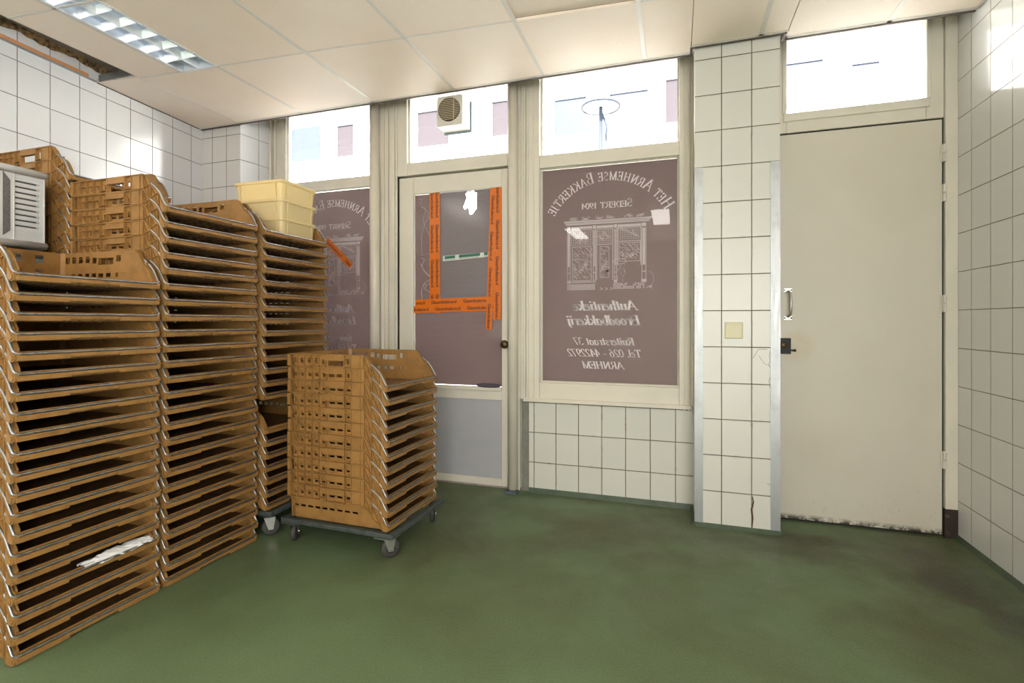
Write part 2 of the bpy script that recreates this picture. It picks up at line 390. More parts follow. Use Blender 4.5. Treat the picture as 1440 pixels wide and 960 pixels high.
# ceiling: boards between grid lines, one hole at the left wall and a lamp bay
xs = [-3.205, -2.61, -2.0, -1.39, -.78, -.17, .435, 1.035]
def row(x): return 2.45 + (x + .755) * .062          # the first cross rail runs slightly askew
cb = MB(); yB = [3.06]
def quad_slab(p, z0=ZC, z1=ZC + .015): cb.hexa([(x, y, z0) for x, y in p], [(x, y, z1) for x, y in p])
G = .004
def panel(x0, x1, ya0, ya1, yb0, yb1, z=ZC): quad_slab([(x0 + G, ya0 + G), (x1 - G, ya1 + G), (x1 - G, yb1 - G), (x0 + G, yb0 - G)], z, z + .015)
def wl(y): return B0.x + (y - B0.y) * D0.x / D0.y     # left wall x at y
cb.hexa([(wl(2.25), 2.254, ZC), (xs[0] - G, 2.29, ZC), (xs[0] - G, 3.06, ZC), (wl(3.06), 3.06, ZC)], [(wl(2.25), 2.254, ZC + .015), (xs[0], 2.29, ZC + .015), (xs[0], 3.06, ZC + .015), (wl(3.06), 3.06, ZC + .015)])
for i in range(len(xs) - 1):
    yf = 3.06 if i != 5 else 3.06
    if i == 5:
        panel(xs[i], .085, row(xs[i]), row(.085), 3.06, 3.06); panel(.085 - G, xs[i + 1], row(.085), row(xs[i + 1]), 2.985, 2.985)
    elif i == 6:
        panel(xs[i], .565, row(xs[i]), row(.565), 2.985, 2.985); panel(.565 - G, xs[i + 1], row(.565), row(xs[i + 1]), 3.05, 3.05)
    else: panel(xs[i], xs[i + 1], row(xs[i]), row(xs[i + 1]), 3.06, 3.06)
panel(xs[-1], 1.405, row(xs[-1]), row(1.405), 3.05, 3.05)
ycur = lambda x: row(x)
for r_ in range(10):
    off0 = -.655 * r_; off1 = off0 - .655
    if r_ > 8: break
    for i in range(-1, len(xs)):
        if i == -1: continue
        x0 = xs[i]; x1 = xs[i + 1] if i + 1 < len(xs) else 1.405
        if i == 0:   # narrow board, then the lamp bay for two rows
            if r_ in (0, 1):
                panel(-3.20, -2.885, row(-3.2) + off1, row(-2.885) + off1, row(-3.2) + off0, row(-2.885) + off0); continue
        lift = .012 if (r_ == 0 and i in (4, 5)) else 0
        panel(x0, x1, row(x0) + off1, row(x1) + off1, row(x0) + off0, row(x1) + off0, ZC + lift)
    if r_ >= 4: panel(wl(row(-3.3) + off0) + .01, xs[0], row(-3.5) + off1, row(-3.2) + off1, row(-3.5) + off0, row(-3.2) + off0)
cb.build('ceiling', M['ceil'], kind=S)
rl = MB()
def rail(x0, y0, x1, y1, w=.012, z=ZC - .0015, h=.004):
    d = Vector((x1 - x0, y1 - y0)).normalized(); n = Vector((-d.y, d.x)) * w
    p = [(x0 - n.x, y0 - n.y), (x1 - n.x, y1 - n.y), (x1 + n.x, y1 + n.y), (x0 + n.x, y0 + n.y)]
    rl.hexa([(a, b, z) for a, b in p], [(a, b, z + h) for a, b in p])
for x in xs[1:]:
    rail(x, 3.05 if x != .435 else 2.98, x, -3.4, .011)
rail(-3.2, 2.99, -3.2, 2.3, .004)
for r_ in range(1, 9): rail(-3.2, row(-3.2) - .655 * r_, 1.40, row(1.4) - .655 * r_, .006)
rail(-3.2, row(-3.2), -.78, row(-.78), .004); rail(-.17, row(-.17), 1.4, row(1.4), .004)
rail(-2.885, 2.31, -2.885, -3, .011)
rail(wl(3.05), 3.05, .09, 3.05, .012); rail(.09, 3.05, .09, 2.98, .012); rail(.09, 2.975, .56, 2.975, .012); rail(.56, 2.975, .56, 3.05, .012); rail(.56, 3.04, 1.40, 3.04, .012)
rail(1.398, 3.04, 1.398, -3.4, .008)
rl.build('trim_1', M['rail'], kind=S)
dk = MB()
dk.box(-3.59, .09, 3.062, 3.076, ZC - .006, ZC + .03).box(.078, .092, 2.988, 3.07, ZC - .006, ZC + .03).box(.092, .558, 2.988, 3.0, ZC - .004, ZC + .03).box(.545, .56, 2.988, 3.07, ZC - .006, ZC + .03).box(.56, 1.40, 3.052, 3.066, ZC - .006, ZC + .03)
dk.hexa([(wl(3.05), 3.05, ZC - .003), (wl(2.26), 2.26, ZC - .003), (wl(2.26) + .01, 2.26, ZC - .003), (wl(3.05) + .01, 3.05, ZC - .003)], [(wl(3.05), 3.05, ZC + .02), (wl(2.26), 2.26, ZC + .02), (wl(2.26) + .01, 2.26, ZC + .02), (wl(3.05) + .01, 3.05, ZC + .02)])
dk.build('trim_2', M['edge_shadow'], kind=S)
# the open bay at the left wall: metal angle, batten, torn board edge
bay = MB()
def alongwall(mb, y0, y1, off0, off1, z0, z1):
    a = [(wl(y0) + off0, y0), (wl(y0) + off1, y0), (wl(y1) + off1, y1), (wl(y1) + off0, y1)]
    mb.hexa([(x, y, z0) for x, y in a], [(x, y, z1) for x, y in a])
ang = MB(); alongwall(ang, -.5, 2.25, .001, .022, ZC - .002, ZC + .002); alongwall(ang, -.5, 2.25, .001, .004, ZC, ZC + .004)
ang.box(-3.50, -3.205, 2.256, 2.262, ZC, ZC + .045).build('trim_3', M['steel'], kind=S)
bt = MB(); alongwall(bt, -.5, 2.20, .003, .016, ZC + .006, ZC + .026)
bt.build('wooden_batten', M['batten'], label='orange wooden batten fixed along the left wall in the open ceiling bay', cat='batten')
ins = MB(); random.seed(3); n = 90; y = -.5; prof = []
for k in range(n + 1):
    yy = -.5 + 2.85 * k / n; w = .085 + random.uniform(-.012, .014) + .012 * math.sin(k * .7); prof.append((wl(yy) + .002, yy, w))
for k in range(n):
    (xa, ya, wa), (xb, yb, wb) = prof[k], prof[k + 1]
    ins.hexa([(xa, ya, 2.742 + .5 * (wa - .08)), (xb, yb, 2.742 + .5 * (wb - .08)), (xb + wb * .15, yb, 2.762), (xa + wa * .15, ya, 2.762)], [(xa, ya, 2.785), (xb, yb, 2.785), (xb + wb * .2, yb, 2.785), (xa + wa * .2, ya, 2.785)])
ins.build('trim_4', M['insul'], kind=S)

# recessed louvre lamp in the bay x -2.87..-2.62, y 2.33 back towards the viewer
def louvre_lamp(loc, ln, cells, label):
    L = empty('ceiling_lamp', loc, label=label, cat='ceiling lamp')
    x0, x1 = -.125, .125
    t = MB(); t.box(x0, x0 + .004, -ln, 0, .0, .075).box(x1 - .004, x1, -ln, 0, 0, .075).box(x0, x1, -.004, 0, 0, .075).box(x0, x1, -ln, -ln + .004, 0, .075).box(x0, x1, -ln, 0, .075, .080)
    t.box(x0 - .006, x1 + .006, -ln - .004, -ln, -.003, .003).box(x0 - .006, x0, -ln, 0, -.003, .003).box(x1, x1 + .006, -ln, 0, -.003, .003).box(x0 - .006, x1 + .006, 0, .006, -.003, .003)
    t.build('lamp_tray', M['lamp_white'], L)
    lv = MB(); p = ln / cells
    for k in range(cells + 1):
        y = -k * p
        lv.prism([(y - .016, .036), (y - .001, 0), (y + .001, 0), (y + .016, .036)] if 0 < k < cells else [(y - .004, .04), (y - .001, 0), (y + .001, 0), (y + .004, .04)], 0, x0 + .005, x1 - .005)
    for xc in (x0 + .006, 0, x1 - .006):
        lv.prism([(xc - (.012 if xc == 0 else .002), .038), (xc - .001, -.001), (xc + .001, -.001), (xc + (.012 if xc == 0 else .002), .038)], 1, -ln + .005, -.005)
    lv.build('louvre_grid', M['louvre'], L)
    for xc in (-.062, .062):
        MB().tube([(xc, -ln + .03, .055), (xc, -.05, .055)], .013, 10).build('lamp_tube', M['tube'], L, smooth=True)
        MB().box(xc - .016, xc + .016, -.048, -.02, .045, .072).build('tube_holder', M['black'], L)
    return L
louvre_lamp((-2.738, 2.325, ZC - .001), 1.25, 11, 'recessed fluorescent ceiling lamp with silvery louvre grid, beside the open ceiling bay')

# ------------------------------------------------------------------ window wall: frames, panes, film
def moulding(mb, xs_, y, z0, z1, depth=.05):
    """stepped vertical post: list of (x0, x1, protrusion)"""
    for a, b, pr in xs_: mb.box(a, b, y - pr, y + depth, z0, z1)
YF = 3.25
# window_3 (large, right) ------------------------------------------------
def serif_glyphs():
    def arc(cx, cy, rx, ry, a0, a1, n=10): return [(cx + rx * math.cos(R(a0 + (a1 - a0) * i / n)), cy + ry * math.sin(R(a0 + (a1 - a0) * i / n))) for i in range(n + 1)]
    G_ = {}
    def L(*p): return list(p)
    G_['A'] = (.72, [L((.36, 1), (.66, 0)), L((.36, 1), (.06, 0)), L((.17, .36), (.55, .36))], [(.66, 0), (.06, 0)])
    G_['B'] = (.62, [L((.14, 0), (.14, 1)), L((.14, 1), (.34, 1)) + arc(.34, .76, .16, .24, 90, -90), L((.14, .52), (.34, .52)) + arc(.36, .26, .19, .26, 90, -90) + L((.14, 0),)], [(.14, 0), (.14, 1)])
    G_['D'] = (.7, [L((.14, 0), (.14, 1)), L((.14, 1), (.3, 1)) + arc(.3, .5, .32, .5, 90, -90, 14) + L((.14, 0),)], [(.14, 0), (.14, 1)])
    G_['E'] = (.6, [L((.14, 0), (.14, 1)), L((.14, 1), (.52, 1), (.52, .84)), L((.14, .52), (.42, .52)), L((.42, .62), (.42, .42)), L((.14, 0), (.54, 0), (.55, .18))], [(.14, 0), (.14, 1)])
    G_['H'] = (.76, [L((.14, 0), (.14, 1)), L((.62, 0), (.62, 1)), L((.14, .52), (.62, .52))], [(.14, 0), (.14, 1), (.62, 0), (.62, 1)])
    G_['J'] = (.42, [L((.26, 1), (.26, .15)) + arc(.14, .1, .12, .16, 10, -120, 6)], [(.26, 1)])
    G_['K'] = (.7, [L((.14, 0), (.14, 1)), L((.6, 1), (.16, .45)), L((.28, .6), (.62, 0))], [(.14, 0), (.14, 1), (.6, 1), (.62, 0)])
    G_['M'] = (.9, [L((.13, 0), (.13, 1)), L((.13, 1), (.45, 0)), L((.45, 0), (.76, 1)), L((.76, 1), (.76, 0))], [(.13, 0), (.1, 1), (.79, 1), (.76, 0)])
    G_['N'] = (.78, [L((.14, 0), (.14, 1)), L((.14, 1), (.62, 0)), L((.62, 0), (.62, 1))], [(.14, 0), (.1, 1), (.62, 1)])
    G_['R'] = (.68, [L((.14, 0), (.14, 1)), L((.14, 1), (.34, 1)) + arc(.34, .75, .17, .25, 90, -90) + L((.14, .5),), L((.34, .5), (.62, 0))], [(.14, 0), (.14, 1), (.62, 0)])
    G_['S'] = (.52, [arc(.27, .76, .17, .24, 30, 250, 10) + arc(.26, .25, .18, .26, 75, -150, 12)], [])
    G_['T'] = (.64, [L((.32, 0), (.32, 1)), L((.06, .84), (.07, 1), (.57, 1), (.58, .84))], [(.32, 0)])
    for ch, d in {'0': (.5, [arc(.25, .5, .19, .5, 0, 360, 20)], []), '1': (.4, [L((.2, 0), (.2, 1)), L((.2, 1), (.08, .86))], [(.2, 0)]),
                  '2': (.5, [arc(.25, .74, .17, .26, 170, -20, 8) + L((.06, .03), (.46, .03))], []), '3': (.5, [arc(.23, .76, .16, .24, 160, -80, 8), arc(.23, .27, .19, .27, 85, -160, 10)], []),
                  '4': (.52, [L((.36, 0), (.36, 1)), L((.36, 1), (.04, .3), (.5, .3))], [(.36, 0)]), '6': (.5, [arc(.25, .3, .18, .3, 0, 360, 14), L((.42, 1), (.2, .72), (.08, .4))], []),
                  '7': (.48, [L((.05, .97), (.45, .97), (.18, 0))], []), '9': (.5, [arc(.25, .7, .18, .3, 0, 360, 14), L((.43, .66), (.32, .28), (.1, 0))], []),
                  '.': (.2, [L((.08, .02), (.08, .1))], []), '-': (.42, [L((.08, .33), (.34, .33))], []), ' ': (.3, [], [])}.items(): G_[ch] = d
    X = .64
    G_['a'] = (.48, [arc(.22, .3, .15, .32, 60, 320, 12), L((.38, X), (.36, .1), (.44, .02))], [])
    G_['b'] = (.48, [L((.1, 1), (.1, .1)), arc(.24, .32, .16, .32, 130, -150, 12)], [])
    G_['d'] = (.48, [arc(.22, .32, .15, .32, 50, 320, 12), L((.38, 1), (.36, .1), (.44, .02))], [(.34, 1)])
    G_['e'] = (.42, [L((.08, .34), (.34, .40)) + arc(.22, .46, .13, .18, 0, 120, 6) + arc(.24, .3, .16, .3, 130, 320, 9)], [])
    G_['h'] = (.48, [L((.1, 1), (.1, 0)), L((.1, .4), (.2, .6), (.34, .62), (.37, .5), (.36, .1), (.44, .02))], [(.08, 1)])
    G_['i'] = (.26, [L((.12, X), (.12, .08), (.2, .02)), L((.13, .84), (.13, .93))], [(.09, X)])
    G_['j'] = (.26, [L((.12, X), (.12, -.1), (.02, -.26)), L((.13, .84), (.13, .93))], [(.09, X)])
    G_['k'] = (.48, [L((.1, 1), (.1, 0)), L((.38, X), (.12, .3)), L((.18, .38), (.42, .02))], [(.08, 1)])
    G_['l'] = (.26, [L((.12, 1), (.12, .08), (.2, .02))], [(.08, 1)])
    G_['n'] = (.5, [L((.1, X), (.1, 0)), L((.1, .4), (.22, .6), (.35, .62), (.38, .5), (.37, .1), (.45, .02))], [(.08, X)])
    G_['o'] = (.44, [arc(.22, .32, .16, .32, 0, 360, 14)], [])
    G_['r'] = (.38, [L((.1, X), (.1, 0)), L((.1, .4), (.2, .6), (.33, .6))], [(.08, X)])
    G_['s'] = (.36, [arc(.19, .48, .11, .15, 30, 240, 7) + arc(.18, .17, .12, .17, 70, -150, 8)], [])
    G_['t'] = (.3, [L((.14, .88), (.12, .1), (.22, .03)), L((.02, X), (.26, X))], [])
    G_['u'] = (.5, [L((.1, X), (.1, .14), (.18, .02), (.3, .12), (.38, .3)), L((.38, X), (.38, .1), (.46, .02))], [(.07, X)])
    return G_
GL = serif_glyphs()
def glyph_quads(ch, thick=.13, thin=.045):
    """quads of one glyph on a unit cap height"""
    w, strokes, ser = GL[ch]; q = []
    for st in strokes:
        for i in range(len(st) - 1):
            (x0, y0), (x1, y1) = st[i], st[i + 1]; dx, dy = x1 - x0, y1 - y0; ln = math.hypot(dx, dy)
            if ln < 1e-6: continue
            if dy > 0: dx, dy = -dx, -dy
            s_ = abs(dy) / ln; lean = dx / ln
            t = thin + (thick - thin) * s_ * (1.0 if lean > -.15 else .35)
            nx, ny = -(y1 - y0) / ln * t / 2, (x1 - x0) / ln * t / 2
            ex, ey = (x1 - x0) / ln * thin * .4, (y1 - y0) / ln * thin * .4
            q.append([(x0 - ex + nx, y0 - ey + ny), (x1 + ex + nx, y1 + ey + ny), (x1 + ex - nx, y1 + ey - ny), (x0 - ex - nx, y0 - ey - ny)])
    for (x, y) in ser:
        h = thin * 1.1; y0 = y - (h if y > .3 else 0)
        q.append([(x - .12, y0), (x + .12, y0), (x + .12, y0 + h), (x - .12, y0 + h)])
    return w, q
def smallcaps(s):   # list of (glyph, scale)
    out = []
    for wd_ in s.split(' '):
        for i, ch in enumerate(wd_): out.append((ch.upper(), 1.0 if i == 0 and ch.isalpha() else .76))
        out.append((' ', 1))
    return out[:-1]
def line_text(mb, s, xr, z, cap, width, y, italic=0.0, caps=False, thick=.13, thin=.045):
    """mirrored line of text: reading starts at xr and runs towards -x"""
    seq = smallcaps(s) if caps else [(c, 1.0) for c in s]
    tot = sum(GL[c][0] * k for c, k in seq) * cap; kx = width / tot; cur = 0
    for c, k in seq:
        w, q = glyph_quads(c, thick, thin)
        for quad in q:
            mb.add([(xr - (cur + (px + italic * py) * k * cap) * kx, y, z + py * k * cap) for px, py in quad], [(0, 1, 2, 3)])
        cur += w * k * cap
def arc_text(mb, s, cx, cz, rad, a0, a1, cap, y):
    seq = smallcaps(s); tot = sum(GL[c][0] * k for c, k in seq); cur = 0
    for c, k in seq:
        w, q = glyph_quads(c, .14, .05); mid = cur + w * k / 2; a = R(a0 + (a1 - a0) * mid / tot)
        tx, tz = -math.sin(a), math.cos(a)          # direction of reading (towards -x over the top)
        ox, oz = cx + rad * math.cos(a), cz + rad * math.sin(a)
        for quad in q:
            mb.add([(ox + tx * (px - w / 2) * k * cap + math.cos(a) * py * k * cap, y, oz + tz * (px - w / 2) * k * cap + math.sin(a) * py * k * cap) for px, py in quad], [(0, 1, 2, 3)])
        cur += w * k
def graphics(parent, xc, y):
    t = MB()
    # circle through the three arch anchor points
    arc_text(t, 'Het Arnhemse Bakkertje', xc, 1.655, .398, 27, 152, .072, y)
    line_text(t, 'Sedert 1904', xc + .158, 1.876, .05, .33, y, 0, True, .15, .05)
    line_text(t, 'Authentieke', xc + .190, 1.213, .062, .412, y, .22, False, .17, .06)
    line_text(t, 'Broodbakkerij', xc + .208, 1.118, .062, .468, y, .22, False, .17, .06)
    line_text(t, 'Ruiterstraat 37', xc + .173, .988, .048, .388, y, .22, False, .15, .055)
    line_text(t, 'Tel. 026 - 4422972', xc + .217, .912, .048, .474, y, .22, False, .15, .055)
    line_text(t, 'ARNHEM', xc + .107, .834, .046, .266, y, .22, False, .15, .055)
    t.build('lettering', M['letter'], parent, label='mirrored pale serif lettering')
    d = MB(); k = .0006326
    def P(u, v): return (xc - .288 + (u - 100) * k, 1.802 - (v - 135) * .000648)
    def bar(u0, v0, u1, v1):
        a, b = P(u0, v0), P(u1, v1); d.add([(a[0], y, a[1]), (b[0], y, a[1]), (b[0], y, b[1]), (a[0], y, b[1])], [(0, 1, 2, 3)])
    def ln(u0, v0, u1, v1, w=3):
        dx, dy = u1 - u0, v1 - v0; q = math.hypot(dx, dy) or 1; nx, ny = -dy / q * w / 2, dx / q * w / 2
        pp = [P(u0 + nx, v0 + ny), P(u1 + nx, v1 + ny), P(u1 - nx, v1 - ny), P(u0 - nx, v0 - ny)]
        d.add([(a, y, b) for a, b in pp], [(0, 1, 2, 3)])
    rnd = random.Random(5)
    bar(100, 135, 990, 147); bar(112, 152, 980, 160); bar(120, 165, 965, 176)
    for u in (205, 330, 470, 580, 760, 880):
        for q in range(14): ln(u + rnd.uniform(-45, 45), 132 + rnd.uniform(-42, -2), u + rnd.uniform(-45, 45), 132 + rnd.uniform(-30, 0), 3)
    for u0, u1 in ((135, 170), (405, 435), (620, 648), (892, 935)):
        bar(u0, 190, u1, 225); bar(u0, 232, u0 + 6, 770); bar(u1 - 6, 232, u1, 770); bar(u0 + 10, 240, u1 - 10, 600)
        bar(u0, 300, u1, 306); bar(u0, 660, u1, 668); bar(u0 - 3, 740, u1 + 3, 770)
    for u0, u1 in ((180, 398), (442, 614), (656, 886)): bar(u0, 195, u1, 218); ln(u0, 226, u1, 226, 4)
    for u0, u1, v0, v1 in ((180, 400, 235, 388), (450, 600, 235, 372), (662, 880, 222, 352)):
        u = u0
        while u <= u1: ln(u, v0, u, v1, 2.5); u += 22
        v = v0
        while v <= v1: ln(u0, v, u1, v, 2.5); v += 19
        for q in range(9): ln(rnd.uniform(u0, u1 - 50), rnd.uniform(v0, v1 - 40), rnd.uniform(u0, u1 - 50) + 40, rnd.uniform(v0 + 40, v1), 4)
    for u0, u1, v0, v1 in ((190, 385, 400, 742), (478, 568, 405, 715), (668, 878, 378, 560)):
        for a, b, c_, e in ((u0, v0, u1, v0), (u0, v1, u1, v1), (u0, v0, u0, v1), (u1, v0, u1, v1)): ln(a, b, c_, e, 5)
        v = v0 + 10
        while v < v1 - 40:
            n = int((u1 - u0) / 24)
            for q in range(n):
                u = u0 + 8 + q * 24 + rnd.uniform(-5, 5)
                if rnd.random() < .8: ln(u, v + rnd.uniform(-6, 6), u + rnd.uniform(12, 34), v + rnd.uniform(14, 34), rnd.uniform(3, 6))
            v += 26
        for q in range(7):
            r = rnd.uniform(8, 18); cu, cv_ = rnd.uniform(u0 + 20, u1 - 20), rnd.uniform((v0 + v1) / 2, v1 - 20)
            for s_ in range(8): ln(cu + r * math.cos(s_ * .785), cv_ + r * math.sin(s_ * .785), cu + r * math.cos(s_ * .785 + .785), cv_ + r * math.sin(s_ * .785 + .785), 4)
    for a, b, c_, e in ((442, 232, 442, 740), (606, 232, 606, 740), (450, 385, 600, 385), (655, 362, 885, 362), (655, 222, 655, 600), (885, 222, 885, 600)): ln(a, b, c_, e, 7)
    for s_ in range(12):   # round lamp on the door, basket outline in front of the right window
        a = s_ * math.pi / 6; ln(550 + 14 * math.cos(a), 650 + 14 * math.sin(a), 550 - 14 * math.cos(a), 650 - 14 * math.sin(a), 10)
        b = a + math.pi / 6
        ln(675 + 65 * math.cos(a), 560 + 26 * math.sin(a), 675 + 65 * math.cos(b), 560 + 26 * math.sin(b), 5)
    for q in range(26): u = 615 + rnd.uniform(0, 120); v = rnd.uniform(585, 750); ln(u, v, u + rnd.uniform(-6, 6), v + rnd.uniform(12, 30), 3)
    bar(130, 752, 436, 760)
    for r_ in range(4):
        for c_ in range(18):
            bar(136 + c_ * 16.3, 780 + r_ * 15, 147 + c_ * 16.3, 791 + r_ * 15)
        for c_ in range(19):
            if r_ < 2 and 8 < c_ < 11 or rnd.random() < .18: continue
            bar(612 + c_ * 16.3, 775 + r_ * 15, 623 + c_ * 16.3, 786 + r_ * 15)
    for u in (480, 530, 580): ln(u, 815, u + 24, 828, 5); ln(u + 24, 828, u, 840, 5)
    for q in range(9): ln(935 + q * 4, 825 - q * 1, 990, 796 + q * 5, 3)
    for q in range(10): a = R(-70 + q * 14); b = R(-56 + q * 14); ln(940 + 70 * math.cos(a), 740 + 80 * math.sin(a), 940 + 70 * math.cos(b), 740 + 80 * math.sin(b), 3)
    d.build('storefront_drawing', M['letter_dim'], parent, label='pale line drawing of an old shop front')

def window_unit(name, yf, x0, x1, gx0, gx1, z0, zlow0, zlow1, zup0, ztop, yg, film=True, fd=.10):
    w = empty(name, ((x0 + x1) / 2, yf, z0), kind=S)
    inv = Matrix.Translation((-(x0 + x1) / 2, -yf, -z0))
    def b(mb, nm, m, **kw): return mb.xf(inv).build(nm, m, w, **kw)
    f = MB()
    f.box(x0, gx0, yf, yf + fd, z0, ztop).box(gx1, x1, yf, yf + fd, z0, ztop)
    f.box(gx0, gx1, yf + .004, yf + fd, zlow1, zup0)
    f.box(gx0, gx1, yf + .002, yf + fd, z0, zlow0)
    f.box(gx0, gx1, yf + .01, yf + fd, ztop - .04, ztop)
    b(f, 'window_frame', M['frame'], bevel=.004)
    bd = MB()     # glazing beads
    for za, zb in ((zlow0, zlow1), (zup0, ztop - .04)):
        for xa, xb in ((gx0, gx0 + .012), (gx1 - .012, gx1)): bd.prism([(xa if xa == gx0 else xb, yg), (xa, yg - .016) if xa == gx0 else (xb, yg - .016), (xb if xa == gx0 else xa, yg)], 2, za, zb)
        bd.box(gx0, gx1, yg - .014, yg - .001, za, za + .010).box(gx0, gx1, yg - .014, yg - .001, zb - .006, zb)
    b(bd, 'glazing_bead', M['paint'])
    b(MB().box(gx0, gx1, yg, yg + .004, zlow0, zlow1), 'glass_pane', M['glass'])
    b(MB().box(gx0, gx1, yg, yg + .004, zup0, ztop - .04), 'glass_pane', M['glass'])
    if film: b(MB().box(gx0 + .004, gx1 - .003, yg + .0055, yg + .0065, zlow0 + .004, zlow1 - .006), 'vinyl_film', M['film'])
    return w, inv
W3, inv3 = window_unit('window_3', YF, -1.0, .1025, -.86, .022, .622, .735, 2.158, 2.243, 2.86, 3.295)
def graphics_on(win, inv, xc, y):
    before = set(bpy.data.objects)
    graphics(win, xc, y)
    for o in set(bpy.data.objects) - before: o.matrix_parent_inverse = inv
graphics_on(W3, inv3, -.417, 3.3002)
# outer mouldings of the posts beside window 3
ms = MB()
moulding(ms, [(-1.008, -.985, .012), (-.985, -.968, .004), (-.962, -.951, .018), (-.946, -.936, .010), (-.905, -.896, .008)], YF, .622, 2.80)
moulding(ms, [(.048, .056, .008), (.072, .082, .012), (.090, .1025, .018)], YF, .60, 2.80)
ms.box(-.968, .1025, YF - .018, YF + .05, .608, .632)
ms.xf(inv3).build('frame_moulding', M['frame'], W3, bevel=.002)

W1, inv1 = window_unit('window_1', 3.36, -3.176, -2.09, -3.03, -2.147, .622, .735, 2.183, 2.258, 2.86, 3.385, fd=.045)
graphics_on(W1, inv1, -2.585, 3.3902)
ms = MB(); moulding(ms, [(-3.172, -3.150, .03), (-3.135, -3.118, .018), (-3.06, -3.045, .008)], 3.36, .62, 2.85)
ms.xf(inv1).build('frame_moulding', M['frame'], W1, bevel=.002)

# window_2: the light above the shop door, with the post between door and window 1
w2 = empty('window_2', (-1.5, YF, 2.19), kind=S); i2 = Matrix.Translation((1.5, -YF, -2.19))
f = MB(); f.box(-1.93, -1.852, YF, YF + .1, 2.197, 2.86).box(-1.085, -1.0, YF, YF + .1, 2.197, 2.86).box(-1.852, -1.085, YF + .002, YF + .1, 2.197, 2.286).box(-1.852, -1.085, YF + .01, YF + .1, 2.82, 2.86)
f.xf(i2).build('window_frame', M['frame'], w2, bevel=.004)
MB().box(-1.852, -1.085, 3.295, 3.299, 2.286, 2.82).xf(i2).build('glass_pane', M['glass'], w2)
bd = MB(); bd.box(-1.852, -1.842, 3.28, 3.294, 2.286, 2.82).box(-1.852, -1.085, 3.28, 3.294, 2.286, 2.296).xf(i2).build('glazing_bead', M['paint'], w2)

pm = MB(); moulding(pm, [(-2.09, -2.045, -.02), (-2.06, -2.035, .012), (-2.035, -2.02, .0), (-2.015, -2.0, .014), (-1.995, -1.972, .004), (-1.97, -1.945, .016), (-1.943, -1.93, .006)], YF, 0, 2.86, .14)
pm.box(-2.06, -1.93, YF + .005, YF + .12, 0, 2.86).build('trim_5', M['frame'], kind=S, bevel=.002)
MB().box(-1.94, -1.0, 3.275, 3.42, -.06, .012).build('trim_8', M['concrete'], kind=S)  # threshold block added to stop light leaking under the shop door
pm = MB(); pm.box(-1.085, -1.002, YF + .02, YF + .12, 0, 2.19).build('trim_6', M['frame'], kind=S)

# ------------------------------------------------------------------ door_1: the glazed shop door
d1 = empty('door_1', (-1.5, 3.27, 0), kind=S); id1 = Matrix.Translation((1.5, -3.27, 0))
def D(mb, nm, m, **kw): return mb.xf(id1).build(nm, m, d1, **kw)
f = MB(); YD = 3.27
f.box(-1.926, -1.811, YD, YD + .045, .012, 2.186).box(-1.131, -1.088, YD, YD + .045, .012, 2.186).box(-1.811, -1.131, YD, YD + .045, 2.062, 2.186).box(-1.811, -1.131, YD, YD + .045, .60, .69).box(-1.811, -1.131, YD, YD + .045, .012, .06)
f.box(-1.811, -1.131, YD - .018, YD + .02, .665, .688)
D(f, 'door_frame', M['frame'], bevel=.004)
MB().box(-1.93, -1.085, YD + .046, YD + .07, 2.15, 2.215).box(-1.94, -1.905, YD + .046, YD + .07, 0, 2.2).box(-1.105, -1.07, YD + .046, YD + .07, 0, 2.2).build('trim_9', M['frame'], kind=S)  # door stops added behind the leaf to block bright slits of daylight
D(MB().box(-1.80, -1.135, YD + .012, YD + .03, .015, .612), 'door_panel', M['panel_grey'])
D(MB().box(-1.811, -1.131, YD + .020, YD + .024, .69, 2.062), 'glass_pane', M['glass'])
# film with the broken-out patch at the top: built as a grid with the hole cells left open
rnd = random.Random(11)
hx, hz = -1.368, 2.002
poly = []
for k in range(22):
    a = 2 * math.pi * k / 22; r = .076 * (1 + rnd.uniform(-.3, .28)) * (1.12 if math.sin(a) < 0 else .8)
    poly.append((hx + r * .72 * math.cos(a), min(2.058, hz + r * math.sin(a))))
def ring_plate(outer, inner, y0, y1):
    """plate with a ragged hole: outer rectangle joined to the inner loop"""
    mb = MB(); n = len(inner); x0, x1, z0, z1 = outer
    def proj(p):
        a = math.atan2(p[1] - hz, p[0] - hx); c, s_ = math.cos(a), math.sin(a); t = 1e9
        if c > 1e-6: t = min(t, (x1 - hx) / c)
        if c < -1e-6: t = min(t, (x0 - hx) / c)
        if s_ > 1e-6: t = min(t, (z1 - hz) / s_)
        if s_ < -1e-6: t = min(t, (z0 - hz) / s_)
        return (hx + c * t, hz + s_ * t)
    out = []; inn = []
    corners = [(x1, z1), (x0, z1), (x0, z0), (x1, z0)]
    pts = [(math.atan2(p[1] - hz, p[0] - hx) % (2 * math.pi), p, proj(p)) for p in inner]
    for c in corners:
        a = math.atan2(c[1] - hz, c[0] - hx) % (2 * math.pi)
        q = min(inner, key=lambda p: abs(((math.atan2(p[1] - hz, p[0] - hx) % (2 * math.pi)) - a + math.pi) % (2 * math.pi) - math.pi))
        pts.append((a, q, c))
    pts.sort(key=lambda t: t[0]); n = len(pts)
    v = [(p[1][0], y0, p[1][1]) for p in pts] + [(p[2][0], y0, p[2][1]) for p in pts] + [(p[1][0], y1, p[1][1]) for p in pts] + [(p[2][0], y1, p[2][1]) for p in pts]
    fs = []
    for i in range(n):
        j = (i + 1) % n; fs += [(i, n + i, n + j, j), (2 * n + i, 2 * n + j, 3 * n + j, 3 * n + i)]
    return mb.add(v, fs)
D(ring_plate((-1.8104, -1.134, .692, 2.060), poly, YD + .0258, YD + .0268), 'vinyl_film', M['film'])
